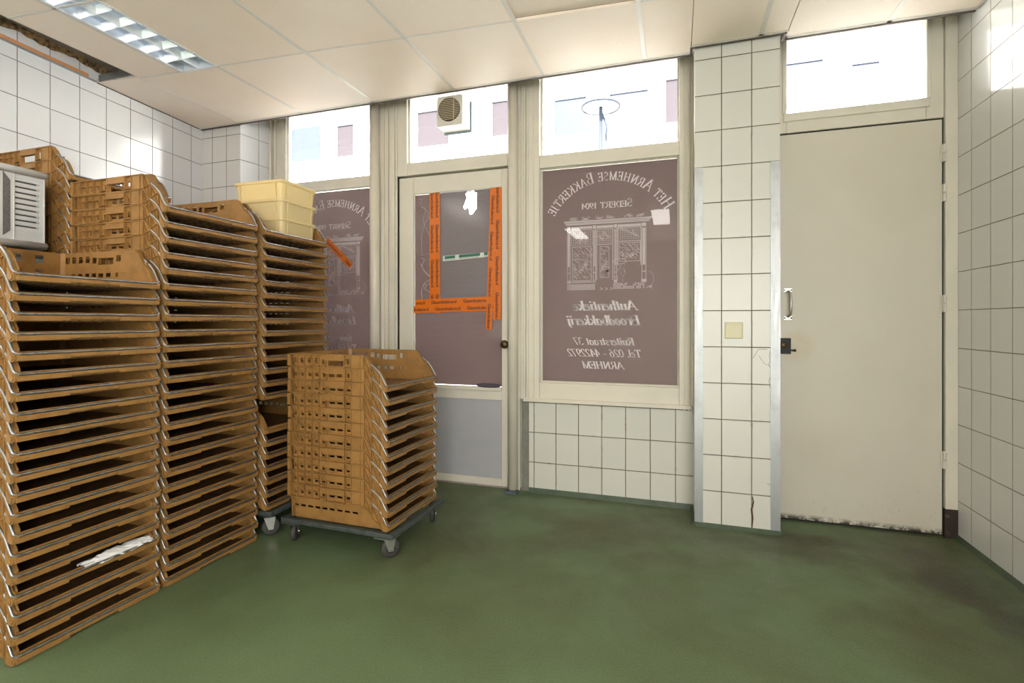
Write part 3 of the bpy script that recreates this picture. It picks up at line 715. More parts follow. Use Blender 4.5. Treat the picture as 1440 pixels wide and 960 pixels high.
D(ring_plate((-1.60, -1.19, 1.30, 2.0599), [(hx + (p[0] - hx) * 1.06, min(2.0585, hz + (p[1] - hz) * 1.05)) for p in poly], YD + .0172, YD + .0176), 'plastic_sheet', M['sheet'], label='cloudy clear sheet taped over the broken glass')
cr = MB()    # crack lines round the hole and the scratched loops at the left
for k in range(26):
    a = rnd.uniform(0, 2 * math.pi); r0 = .05; r1 = rnd.uniform(.06, .12)
    p0 = Vector((hx + r0 * math.cos(a), YD + .0165, hz + r0 * math.sin(a) * .9)); p1 = Vector((hx + r1 * math.cos(a + rnd.uniform(-.3, .3)), YD + .0165, min(2.055, hz + r1 * math.sin(a))))
    cr.tube([p0, p1], .0006, 3)
D(cr, 'crack_lines', M['scribble'])
sw = MB(); rw = random.Random(4)
for k in range(34):      # wavy wrinkle lines across the sheet
    z = 1.33 + k * .0195 + rw.uniform(-.004, .004); pts = []
    for q in range(26):
        x = -1.585 + q * .0152; pts.append((x, YD + .0165, z + .0045 * math.sin(q * 1.3 + k) + rw.uniform(-.0022, .0022) + .02 * math.sin(q * .12)))
    st = rw.randint(0, 8); sw.tube(pts[st:st + rw.randint(8, 18)], .00045, 3)
D(sw, 'sheet_wrinkles', M['scribble'])
sc_ = MB()
def loop(pts, r=.0022): sc_.tube(pts, r, 4)
for cz, hgt, xl in ((1.96, .07, -1.775), (1.80, .17, -1.75), (1.50, .10, -1.76), (1.36, .05, -1.74)):
    pts = [(xl + .10 * (t / 12.0) ** 1.2 + .02 * math.sin(t), YD + .0185, cz + hgt * math.cos(t / 12.0 * math.pi)) for t in range(13)]
    loop(pts)
loop([(-1.68, YD + .0185, 1.90), (-1.72, YD + .0185, 1.86), (-1.755, YD + .0185, 1.76), (-1.75, YD + .0185, 1.62), (-1.69, YD + .0185, 1.63)])
loop([(-1.69, YD + .0185, 1.44), (-1.73, YD + .0185, 1.42), (-1.755, YD + .0185, 1.36), (-1.75, YD + .0185, 1.30)])
loop([(-1.76, YD + .0185, 1.56), (-1.73, YD + .0185, 1.50), (-1.70, YD + .0185, 1.47), (-1.67, YD + .0185, 1.48)])
D(sc_, 'scratched_scribble', M['scribble'], label='pale looping scratches')
D(MB().lathe([(.0, -.035), (.026, -.032), (.030, -.018), (.016, -.012), (.014, 0)], (-1.106, YD, .985), 1, 18), 'door_knob', M['brass'], smooth=True)
# dark blob lying on the door's ledge
bl = MB(); pts = []
for k in range(9): t = k / 8; pts.append((-1.31 + .17 * t, 3.252, .702))
bl.tube(pts, [.004, .011, .014, .015, .015, .015, .014, .013, .008], 10)
bl.build('foam_roll', mat('dark purple grey foam', (.07, .06, .075), .8), smooth=True, label='dark grey foam strip lying on the ledge below the shop door glass', cat='foam strip')

# orange tape strips with print
def text_mesh(s, size):
    cu = bpy.data.curves.new('t', 'FONT'); cu.body = s; cu.size = size; cu.offset = size * .02; cu.align_x = 'LEFT'; cu.resolution_u = 2
    o = bpy.data.objects.new('t', cu); C.objects.link(o); dg = bpy.context.evaluated_depsgraph_get(); me = bpy.data.meshes.new_from_object(o.evaluated_get(dg))
    v = [tuple(p.co) for p in me.vertices]; fcs = [tuple(p.vertices) for p in me.polygons]
    bpy.data.objects.remove(o); bpy.data.curves.remove(cu); bpy.data.meshes.remove(me)
    w = max(p[0] for p in v) - min(p[0] for p in v)
    return v, fcs, w
TXT = text_mesh('Glasambulance.nl', .036)
def tape(x0, z0, x1, z1, w, y, label, group=None, start=0.0, flip=False):
    """tape strip on the glass from one end to the other, print along it"""
    a = Vector((x0, 0, z0)); b = Vector((x1, 0, z1)); d = (b - a).normalized(); n = Vector((-d.z, 0, d.x)); ln = (b - a).length
    T = empty('tape_strip', ((x0 + x1) / 2, y, (z0 + z1) / 2), label=label, cat='tape', group=group)
    inv = Matrix.Translation((-(x0 + x1) / 2, -y, -(z0 + z1) / 2))
    c = [a - n * w / 2, b - n * w / 2, b + n * w / 2, a + n * w / 2]
    mb = MB(); mb.hexa([(p.x, y + .0006, p.z) for p in c], [(p.x, y, p.z) for p in c]); mb.xf(inv).build('tape', M['orange'], T)
    t = MB(); s = start; v, fcs, tw = TXT; k = .75
    while s < ln - .03:
        pts = []
        for p in v: q = a + d * (s + p[0] * .8) + n * ((p[1] - .012) * .9); pts.append((q.x, y - .0004, q.z))
        keep = [fc for fc in fcs if all(0.005 <= s + v[i][0] * .8 <= ln - .005 for i in fc)]
        if keep: t.add(pts, keep)
        s += tw * .8 + .05
    t.xf(inv).build('tape_print', M['ink'], T, label='black printed web address')
    return T
yt = YD + .012
tape(-1.664, 2.082, -1.661, 1.205, .044, yt - .001, 'outer upright orange tape strip on the left of the door glass, nearest the scratches')
tape(-1.624, 2.085, -1.621, 1.200, .042, yt - .0025, 'inner upright orange tape strip on the left of the door glass')
tape(-1.80, 1.274, -1.18, 1.290, .050, yt - .004, 'upper level orange tape strip across the door glass, ending before the frame', start=-.12)
tape(-1.840, 1.226, -1.145, 1.241, .050, yt - .0055, 'lower level orange tape strip across the door glass, reaching both frame sides', start=-.05)
tape(-1.160, 2.088, -1.168, 1.150, .056, yt - .007, 'upright orange tape strip on the right edge of the door glass, against the frame')
tape(-1.193, 2.06, -1.228, 1.085, .044, yt - .0085, 'slanting upright orange tape strip right of the sheet, hanging lowest of all', start=.05)
tape(-2.655, 1.79, -2.42, 1.575, .05, 3.3835, 'short slanting orange tape strip on the left window, behind the crates')
# sticker tape across the sheet
T = empty('sticker_strip', (-1.41, yt, 1.594), label='white and green printed sticker strip across the sheet on the door glass', cat='sticker')
MB().hexa([(-.17, .0005, -.024), (.17, .0005, -.005), (.19, .0005, .028), (-.17, .0005, .014)], [(-.17, 0, -.024), (.17, 0, -.005), (.19, 0, .028), (-.17, 0, .014)]).build('tape', M['sticker'], T)
gp = MB()
for x0, x1 in ((-.155, -.075), (-.045, .115), (.145, .172)):
    s0, s1 = (x0 + .17) * .05, (x1 + .17) * .05
    gp.add([(x0, -.0004, -.010 + s0), (x1, -.0004, -.010 + s1), (x1, -.0004, .010 + s1), (x0, -.0004, .010 + s0)], [(0, 1, 2, 3)])
    x = x0
    while x < x1 - .008: gp.add([(x, -.0004, -.018 + (x + .17) * .05), (x + .006, -.0004, -.018 + (x + .17) * .05), (x + .006, -.0004, -.014 + (x + .17) * .05), (x, -.0004, -.014 + (x + .17) * .05)], [(0, 1, 2, 3)]); x += .009
gp.build('sticker_print', M['green_ink'], T)

# vent fan in the light above the door
FN = empty('vent_fan', (-1.457, 3.29, 2.57), label='cream window vent fan with round slatted grille, above the shop door', cat='fan')
fm = MB(); seg = 32; sx, sz = .093, .100; rr = .080; y0 = -.16
sq = []; ci = []
for k in range(seg):
    a = 2 * math.pi * (k + .5) / seg; c, s_ = math.cos(a), math.sin(a); t = min(sx / abs(c) if abs(c) > 1e-6 else 9, sz / abs(s_) if abs(s_) > 1e-6 else 9)
    sq.append((c * t, s_ * t)); ci.append((rr * c, rr * s_ + .004))
v = [(x, y0, z) for x, z in sq] + [(x, y0 - .004, z) for x, z in ci] + [(x, y0 + .03, z) for x, z in ci]
fs = []
for k in range(seg):
    j = (k + 1) % seg; fs += [(k, j, seg + j, seg + k), (seg + k, seg + j, 2 * seg + j, 2 * seg + k)]
fm.add(v, fs)
fm.build('front_plate', M['white_pl'], FN)
MB().hexa([(-sx, y0, -sz), (sx, y0, -sz), (sx, y0, sz), (-sx, y0, sz)], [(-sx - .004, -.03, -sz - .0), (sx + .004, -.03, -sz - .0), (sx + .004, -.03, sz), (-sx - .004, -.03, sz)]).box(-.04, .04, -.03, .0, -.05, .05).build('fan_body', M['white_pl'], FN, bevel=.006)
# open the body in front of the grille: a dark drum sits right behind the plate
MB().lathe([(0, 0), (rr - .001, 0), (rr - .001, -.012)], (0, y0 - .0005, .004), 1, 32).build('fan_drum', M['fan_dark'], FN)
sl = MB()
for k in range(13):
    z = -.068 + k * .0118; hw = math.sqrt(max(0, (rr - .002) ** 2 - z * z))
    sl.hexa([(-hw, y0 - .010, z + .004), (hw, y0 - .010, z + .004), (hw, y0 - .004, z + .0105), (-hw, y0 - .004, z + .0105)], [(-hw, y0 - .010, z + .0055), (hw, y0 - .010, z + .0055), (hw, y0 - .004, z + .012), (-hw, y0 - .004, z + .012)])
sl.box(.030, .034, y0 - .009, y0 - .003, -.07, .075)
sl.build('grille_slats', M['fan_slat'], FN)
MB().box(-sx - .012, sx + .012, -.03, -.012, -sz - .012, sz + .004).build('backplate', mat('blue grey fan gasket', (.30, .36, .42), .5), FN, bevel=.006)

# pipes
def pipe(x, y, r, z0, z1, label):
    P_ = empty('drain_pipe', (x, y, 0), label=label, cat='pipe')
    MB().tube([(0, 0, z0), (0, 0, z1)], r, 24).build('pipe', M['pipe'], P_, smooth=False)
    for p in P_.children[0].data.polygons: p.use_smooth = len(p.vertices) == 4
    return P_
p1 = pipe(-2.09, 3.205, .037, 0, 2.94, 'cream painted vertical pipe between the left window and the shop door')
p2 = pipe(-1.028, 3.20, .033, .03, 2.94, 'chipped cream vertical pipe right of the shop door, ending in a grey foot')
MB().tube([(0, 0, 0), (0, 0, .03)], .03, 16).box(-.05, .035, -.035, .03, 0, .02).build('pipe_foot', speck(mat('blue grey sealant', (.10, .13, .15), .7), 30, .4, .5), p2, bevel=.006)

# ------------------------------------------------------------------ pillar fittings
def guard(x0, x1, side, label):
    o = empty('corner_guard', ((x0 + x1) / 2, 3.0135, 0), label=label, cat='corner guard')
    xm = (x0 + x1) / 2; m_ = MB()
    m_.box(x0 - xm, x1 - xm, -.0015, .0005, .0, 2.0)
    if side < 0: m_.box(x0 - xm - .002, x0 - xm, -.0015, .05, .03, 2.0)
    else: m_.box(x1 - xm, x1 - xm + .002, -.0015, .05, .0, 2.0)
    m_.build('steel_angle', M['steel'], o)
    for z in (.15, .7, 1.3, 1.9): MB().lathe([(0, -.0035), (.004, -.003), (.005, -.0015)], (0, 0, z), 1, 10).build('screw', M['zinc'], o)
guard(.1035, .146, -1, 'tall brushed steel corner guard on the window side of the tiled pillar')
guard(.486, .5315, 1, 'tall scratched steel corner guard on the door side of the tiled pillar')
LS = empty('light_switch', (.304, 3.014, 1.092), label='ivory square rocker light switch on the tiled pillar', cat='light switch')
MB().box(-.046, .046, -.010, 0, -.045, .045).build('switch_frame', M['switch'], LS, bevel=.004)
MB().hexa([(-.037, -.011, -.034), (.037, -.011, -.034), (.037, -.009, -.034), (-.037, -.009, -.034)], [(-.037, -.017, .034), (.037, -.017, .034), (.037, -.009, .034), (-.037, -.009, .034)]).build('rocker', mat('ivory rocker plastic', (.66, .61, .40), .3), LS, bevel=.002)
# cracks and a knocked-out grout patch in the pillar tiles
ck = MB(); yk = 3.0142
for pts in ([(.40, .94), (.424, .985), (.43, .99), (.47, .99)], [(.43, .955), (.455, .915), (.484, .90)], [(.484, .98), (.480, .95), (.485, .93), (.478, .91), (.484, .89)], [(.484, .84), (.479, .82), (.484, .80), (.481, .78)], [(.484, .26), (.47, .27)]):
    ck.tube([(x, yk, z) for x, z in pts], .0011, 4)
ck.tube([(.398, yk, .19), (.402, yk, .16), (.393, yk, .12), (.398, yk, .07), (.396, yk, .02)], [.002, .004, .0055, .005, .002], 5)
ck.build('trim_7', mat('broken tile brown', (.10, .055, .03), .9), kind=S)

# ------------------------------------------------------------------ door_2: plain leaf, transom light above
YR = 3.25
d2 = empty('door_2', (.97, YR, 0), kind=S); id2 = Matrix.Translation((-.97, -YR, 0))
def D2(mb, nm, m, **kw): return mb.xf(id2).build(nm, m, d2, **kw)
leaf = MB().box(.545, 1.345, YR, YR + .04, .012, 2.212).build('door_leaf', M['door'], None, bevel=.003); leaf.parent = d2; leaf.matrix_parent_inverse = id2
D2(MB().box(1.354, 1.4095, YR - .012, YR + .08, .152, 2.9).box(.533, .56, YR + .03, YR + .08, 0, 2.9), 'door_post', M['frame'], bevel=.003)
D2(MB().box(1.352, 1.4095, YR - .010, YR + .08, 0, .152), 'post_foot', M['rot'], label='rotten dark foot of the post')
D2(MB().box(1.344, 1.356, YR + .012, YR + .03, 0, 2.225).box(.54, 1.35, YR + .012, YR + .03, 2.21, 2.226).box(.54, 1.35, YR + .01, YR + .05, .0, .013), 'door_gap', M['gap'])
for z in (2.03, 1.82, 1.235, .41):
    hg = MB()
    hg.tube([(1.350, YR - .012, z - .045), (1.350, YR - .012, z - .002)], .009, 10); hg.tube([(1.350, YR - .012, z + .002), (1.350, YR - .012, z + .045)], .009, 10)
    hg.box(1.335, 1.365, YR - .004, YR + .001, z - .045, z + .045)
    D2(hg, 'hinge', M['paint'])
w4 = empty('window_4', (.97, YR, 2.22), kind=S); i4 = Matrix.Translation((-.97, -YR, -2.22))
f = MB(); f.box(.533, .607, YR, YR + .08, 2.222, 2.86).box(1.273, 1.353, YR, YR + .08, 2.222, 2.86).box(.607, 1.273, YR, YR + .08, 2.222, 2.333).box(.607, 1.273, YR + .01, YR + .08, 2.82, 2.86)
f.box(.590, 1.29, YR - .010, YR + .01, 2.285, 2.333).box(1.273, 1.295, YR - .010, YR + .01, 2.333, 2.86).box(.585, .607, YR - .010, YR + .01, 2.333, 2.86)
f.xf(i4).build('window_frame', M['frame'], w4, bevel=.004)
MB().box(.607, 1.273, YR + .045, YR + .049, 2.333, 2.82).xf(i4).build('glass_pane', M['glass'], w4)
# handle and rim lock
HD = empty('door_handle', (.612, YR, 1.24), label='steel grab handle screwed to the plain door', cat='handle')
gr = MB(); gr.tube([(0, -.002, .072), (0, -.030, .070), (.008, -.042, .058), (.010, -.043, 0), (.008, -.042, -.058), (0, -.030, -.070), (0, -.002, -.072)], .0075, 10)
gr.build('grip', M['zinc'], HD, smooth=True)
for z in (.080, -.080): MB().box(-.020, .024, -.003, 0, z - .011, z + .011).build('fixing_plate', M['zinc'], HD, bevel=.003)
for z in (.080, -.080):
    for x in (-.014, .018): MB().lathe([(0, -.005), (.004, -.004), (.005, -.002)], (x, -.001, z), 1, 10).build('screw', M['brass'], HD)
LK = empty('rim_lock', (.600, YR, 1.0), label='black rim lock with latch lever on the plain door', cat='lock')
MB().box(-.03, .026, -.022, 0, -.045, .045).build('lock_case', M['black'], LK, bevel=.002)
MB().lathe([(0, -.026), (.016, -.0255), (.018, -.022)], (-.012, 0, .005), 1, 18).build('lock_rosette', M['brass'], LK, smooth=True)
MB().tube([(.02, -.012, -.022), (.035, -.014, -.024), (.052, -.014, -.024)], [.004, .005, .008], 10).build('latch_lever', M['black'], LK, smooth=True)

# ------------------------------------------------------------------ bread crates
HC = .176; PITCH = .067; WO = .252; XF = .300
def T_(x):   # top outline of the end wall (drops in an S to the front sill)
    pts = [(-.30, HC), (.163, HC), (.176, .170), (.192, .152), (.208, .128), (.220, .114), (.235, .108), (.247, .098), (.262, .080), (.276, .056), (.288, .036), (.300, .026)]
    for (a, b), (c, d) in zip(pts, pts[1:]):
        if a <= x <= c: return b + (d - b) * (x - a) / (c - a)
    return pts[-1][1]
def inset(z): return .012 + .05 * (HC - z)
def cells(rects, x0, x1, z0, z1):
    xs_ = sorted({x0, x1} | {q for r_ in rects for q in r_[:2]}); zs_ = sorted({z0, z1} | {q for r_ in rects for q in r_[2:]})
    holes = {(i, j) for i in range(len(xs_) - 1) for j in range(len(zs_) - 1) if any(r_[0] < (xs_[i] + xs_[i + 1]) / 2 < r_[1] and r_[2] < (zs_[j] + zs_[j + 1]) / 2 < r_[3] for r_ in rects)}
    return xs_, zs_, holes
def end_wall(sgn):
    mb = MB()
    def mp(x, y, z): return (x, sgn * (WO - inset(z) - y), z)
    cols = (-.268, -.226, -.182, -.137)
    rects = [(c, c + .028, .128, .156) for c in cols] + [(-.093, -.066, .122, .150), (-.055, .040, .117, .148), (.056, .084, .128, .156)]
    rects += [(c, c + .031, .061, .080) for c in (-.272, -.228, -.183, -.138, -.094, -.050, -.004, .042, .088)]
    xs_, zs_, holes = cells(rects, -.288, .163, .004, HC)
    grid_plate(mb, xs_, zs_, holes, 0, .0025, mp)
    # plate under the slope
    sx_ = [.163, .192, .220, .247, .262, .276, .285]
    for a, b in zip(sx_, sx_[1:]):
        ta, tb = T_(a), T_(b)
        mb.hexa([mp(a, 0, .004), mp(b, 0, .004), mp(b, .0025, .004), mp(a, .0025, .004)], [mp(a, 0, ta), mp(b, 0, tb), mp(b, .0025, tb), mp(a, .0025, ta)])
    # outer flange: rim, bottom flange, then the band that follows the slope
    def out(x0, x1, z0a, z0b, th, y1=0.0):   # flange piece from plate to outer face
        mb.hexa([(x0, sgn * (WO - inset(z0a)), z0a), (x1, sgn * (WO - inset(z0b)), z0b), (x1, sgn * (WO - y1), z0b), (x0, sgn * (WO - y1), z0a)],
                [(x0, sgn * (WO - inset(z0a)), z0a + th), (x1, sgn * (WO - inset(z0b)), z0b + th), (x1, sgn * (WO - y1), z0b + th), (x0, sgn * (WO - y1), z0a + th)])
    sx2 = [-.300, .163, .176, .192, .208, .220, .235, .247, .262, .276, .288, .300]
    for a, b in zip(sx2, sx2[1:]): out(a, b, T_(a) - .003, T_(b) - .003, .003)
    zb = .1115
    for a, b, dz in ((-.300, -.108, 0), (-.108, -.064, .010), (-.064, .049, -.006), (.049, .092, .006), (.092, .163, 0)): out(a, b, zb + dz, zb + dz, .003)
    sl_ = [.163, .192, .220, .247, .262, .272]
    for a, b in zip(sl_, sl_[1:]): out(a, b, max(.006, T_(a) - .0655), max(.006, T_(b) - .0655), .003)
    # ribs across the flange
    for x in (-.300, -.285, -.241, -.197, -.152, -.108, -.064, .049, .090, .142, .163):
        mb.box(x, x + .0022, *sorted((sgn * (WO - .015), sgn * (WO - .0004))), zb, HC - .002)
    mb.box(-.300, -.285, *sorted((sgn * (WO - .004), sgn * (WO - .0015))), zb, HC)      # solid corner face
    mb.box(.092, .163, *sorted((sgn * (WO - .006), sgn * (WO - .004))), zb + .002, HC - .002)
    mb.box(-.241, -.108, *sorted((sgn * (WO - .0125), sgn * (WO - .002))), .147, .149)
    # handle frame
    for a, b, z0, z1 in ((-.064, .049, .146, .150), (-.064, .049, .106, .110)): mb.box(a, b, *sorted((sgn * (WO - .015), sgn * (WO + .002))), z0, z1)
    mb.hexa([(-.064, sgn * (WO - .003), .150), (.049, sgn * (WO - .003), .150), (.049, sgn * (WO - .001), .150), (-.064, sgn * (WO - .001), .150)], [(-.064, sgn * (WO - .003), HC), (.049, sgn * (WO - .003), HC), (.049, sgn * (WO - .001), HC), (-.064, sgn * (WO - .001), HC)])
    # diagonal bracing in the slope band and the thick outer edge
    def brace(x0, z0, x1, z1): mb.hexa([(x0, sgn * (WO - .012), z0), (x1, sgn * (WO - .012), z1), (x1, sgn * (WO - .001), z1), (x0, sgn * (WO - .001), z0)], [(x0, sgn * (WO - .012), z0 + .0022), (x1, sgn * (WO - .012), z1 + .0022), (x1, sgn * (WO - .001), z1 + .0022), (x0, sgn * (WO - .001), z0 + .0022)])
    for a, b in ((.163, .206), (.206, .252)):
        brace(a, T_(a) - .006, b, max(.01, T_(b) - .062)); brace(a, max(.01, T_(a) - .062), b, T_(b) - .006)
        mb.box(b, b + .002, *sorted((sgn * (WO - .012), sgn * (WO - .001))), max(.008, T_(b) - .064), T_(b) - .003)
    for a, b in zip(sl_[0:5], sl_[1:6]):    # skin between the two flanges, set back
        mb.hexa([(a, sgn * (WO - .011), max(.008, T_(a) - .064)), (b, sgn * (WO - .011), max(.008, T_(b) - .064)), (b, sgn * (WO - .009), max(.008, T_(b) - .064)), (a, sgn * (WO - .009), max(.008, T_(a) - .064))],
                [(a, sgn * (WO - .011), T_(a) - .002), (b, sgn * (WO - .011), T_(b) - .002), (b, sgn * (WO - .009), T_(b) - .002), (a, sgn * (WO - .009), T_(a) - .002)])
    # nose: front face of the flange above the sill, hook beside the pivot
    pts = [(.268, .004), (.284, .0), (.3, .004), (.3, .026), (.288, .036), (.276, .056)]
    mb.prism([(p[0], p[1]) for p in pts], 1, *sorted((sgn * (WO - .016), sgn * (WO - .0005)))) if False else None
    a_, b_ = sgn * (WO - .016), sgn * (WO - .004)
    nose = [(.264, .012), (.274, .002), (.290, .001), (.299, .006), (.3005, .014), (.299, .0225), (.290, .032), (.279, .050), (.270, .062), (.264, .060)]
    mb.prism(nose, 1, *sorted((a_, b_)))
    inn = [(.270, .016), (.277, .006), (.289, .006), (.295, .011), (.295, .019), (.287, .028), (.277, .044), (.270, .052)]
    mb.prism(inn, 1, *sorted((b_, sgn * WO)))
    mb.box(.226, .236, *sorted((sgn * (WO - .016), sgn * (WO - .010))), .108, .119)
    es = [.228, .247, .262, .276, .284]          # thick inner edge beside the wire
    for a, b in zip(es, es[1:]):
        ya, yb = sgn * (WO - .016), sgn * (WO - .027)
        mb.hexa([(a, ya, T_(a) - .016), (b, ya, max(.02, T_(b) - .016)), (b, yb, max(.02, T_(b) - .016)), (a, yb, T_(a) - .016)], [(a, ya, T_(a)), (b, ya, T_(b)), (b, yb, T_(b)), (a, yb, T_(a))])
    return mb
def back_wall():
    mb = MB()
    def mp(y, x, z): return (-XF + inset(z) + x, y, z)
    ys, zs_, holes = cells([(c - .016, c + .016, a_, b_) for c in (-.175, -.095, -.015, .065, .145) for a_, b_ in ((.124, .158), (.066, .097))], -.238, .238, .004, HC)
    grid_plate(mb, ys, zs_, holes, 0, .0025, mp)
    mb.box(-XF, -XF + .0145, -WO, WO, HC - .003, HC).box(-XF, -XF + .016, -WO, WO, .1115, .1145)
    for y in (-.25, -.22, -.17, -.12, -.06, 0, .06, .12, .17, .22, .248): mb.box(-XF, -XF + .014, y, y + .0022, .112, HC - .002)
    # corner posts closing end walls and back
    for s_ in (-1, 1):
        a = []
        for z in (.004, HC):
            i_ = inset(z); a.append([(-XF + i_, s_ * (WO - i_), z), (-XF + i_ + .016, s_ * (WO - i_), z), (-XF + i_ + .016, s_ * (WO - i_ - .003), z), (-XF + i_, s_ * (WO - i_ - .016), z)])
        mb.hexa(a[0], a[1])
    return mb
def crate_floor():
    mb = MB(); mb.box(-.281, .281, -.231, .231, .005, .008)
    for k in range(13): x = -.27 + k * .045; mb.box(x, x + .0025, -.228, .228, .0, .005)
    for k in range(11): y = -.225 + k * .045; mb.box(-.278, .278, y, y + .0025, .0, .005)
    return mb
def front_sill():
    mb = MB(); w = WO - .016
    mb.hexa([(.276, -w, .004), (.281, -w, .004), (.281, w, .004), (.276, w, .004)], [(.280, -w, .034), (.284, -w, .034), (.284, w, .034), (.280, w, .034)])
    mb.box(.280, .2995, -w, w, .018, .0215)                       # ledge the wire lies on
    mb.box(.2965, .300, -w, w, .010, .0215)
    mb.box(.2955, .3025, -w - .005, -.085, .004, .0195).box(.2955, .3025, .085, w + .005, .004, .0195)   # deeper lip on the outer thirds
    mb.box(.2935, .2975, -.085, .085, .008, .018)
    for y in (-.2, -.15, -.1, -.05, 0, .05, .1, .15, .2): mb.box(.283, .296, y, y + .0022, .006, .020)
    return mb
def bail(mode=0):
    w = WO - .0045; r = .0043
    if mode == 0:
        side = [(.206, .134), (.214, .126), (.232, .1135), (.246, .103), (.262, .085), (.276, .061), (.287, .041), (.293, .034)]
        pts = [(x, -w, z + .001) for x, z in side] + [(.2955, -w + .010, .028), (.2965, -w + .03, .0268)]
        pts += [(.2965, y, .0268) for y in (-.15, 0, .15)]
        pts += [(x, -y, z) for x, y, z in reversed(pts[:-3])]
    else:      # swung in so that a crate above stands on it
        pts = [(.206, -w, HC + .003), (.19, -w, HC + .004), (.16, -w, HC + .0045), (.05, -w, HC + .0045), (.04, -w + .01, HC + .0045), (.04, 0, HC + .0045), (.04, w - .01, HC + .0045), (.05, w, HC + .0045), (.16, w, HC + .0045), (.206, w, HC + .003)]
    return MB().tube(pts, r, 7)
proto = empty('bread_crate', (0, 0, 0))
end_wall(-1).build('end_wall', M['crate'], proto); end_wall(1).build('end_wall', M['crate'], proto)
back_wall().build('back_wall', M['crate'], proto); crate_floor().build('crate_floor', M['crate_floor'], proto)
front_sill().build('front_sill', M['crate'], proto, bevel=.0008)
bail().build('wire_bail', M['wire'], proto, smooth=True, label='steel wire bail')
piv = MB()
for s_ in (-1, 1): piv.lathe([(0, .004), (.006, .003), (.007, -.001)], (.212, s_ * (WO - .016) - .002, .100), 1, 10)
piv.build('pivot_pin', M['zinc'], proto)
bail_in = bail(1)
ORD = ['', 'first', 'second', 'third', 'fourth', 'fifth', 'sixth', 'seventh', 'eighth', 'ninth', 'tenth', 'eleventh', 'twelfth', 'thirteenth', 'fourteenth', 'fifteenth']
def place(x, y, z, rz, label, group):
    global used
    if not used: c = proto; used = True
    else:
        c = proto.copy(); C.objects.link(c)
        for ch in PARTS:
            d = ch.copy(); C.objects.link(d); d.parent = c
    c.location = (x, y, z); c.rotation_euler = (0, 0, rz); c['label'] = label; c['category'] = 'crate'; c['group'] = group
    return c
PARTS = list(proto.children); used = False
def rank(k, n):
    up = n - k
    if up == 1: return 'topmost'
    if k == 0: return 'lowest'
    if up <= 15 and up <= (n + 1) // 2: return ORD[up] + ' from the top'
    if k + 1 <= 15: return ORD[k + 1] + ' from the bottom'
    return ORD[up] + ' from the top'
rj = random.Random(21)
def stack(x, y, z0, n, where, group, rz=0.0, jit=.0035, lean=(0, 0), n_all=None, k0=0, names=None):
    out = []
    for k in range(n):
        jx, jy = rj.uniform(-jit, jit), rj.uniform(-jit, jit) * .6
        kk = k + k0; N_ = n_all or n
        c = place(x + jx + lean[0] * k, y + jy + lean[1] * k, z0 + k * PITCH, rz + rj.uniform(-.003, .003), 'ochre bread crate, %s %s' % (rank(kk, N_), where), group)
        out.append(c)
    return out
SA = stack(-2.372, 1.326, 0, 20, 'in the front stack at the left edge', 'bread crates in the front stack at the left edge')
SB = stack(-2.372, 1.850, 0, 25, 'in the middle stack of the row', 'bread crates in the middle stack of the row')
SC1 = stack(-2.345, 2.380, .142, 7, 'of the low stack left of the wheeled stack', 'bread crates below the gap on the hidden dolly')
SC2 = stack(-2.352, 2.380, .724, 14, 'of the far stack, under the cream tubs', 'bread crates above the gap in the far stack')
SD = stack(-3.015, 1.880, 0, 28, 'in the tallest stack against the left wall', 'bread crates in the tallest stack against the left wall')
SE = stack(-1.600, 2.372, .130, 11, 'on the wheeled dolly before the shop door', 'bread crates on the wheeled dolly before the shop door', rz=R(-1.5), jit=.002)
# the top crate of the lower stack has its wire swung in
b_ = [c for c in SC1[-1].children if c.name.startswith('wire_bail')][0]
b_.data = bail_in.build('tmp', M['wire'], None, smooth=True).data; bpy.data.objects.remove(bpy.data.objects['tmp'])

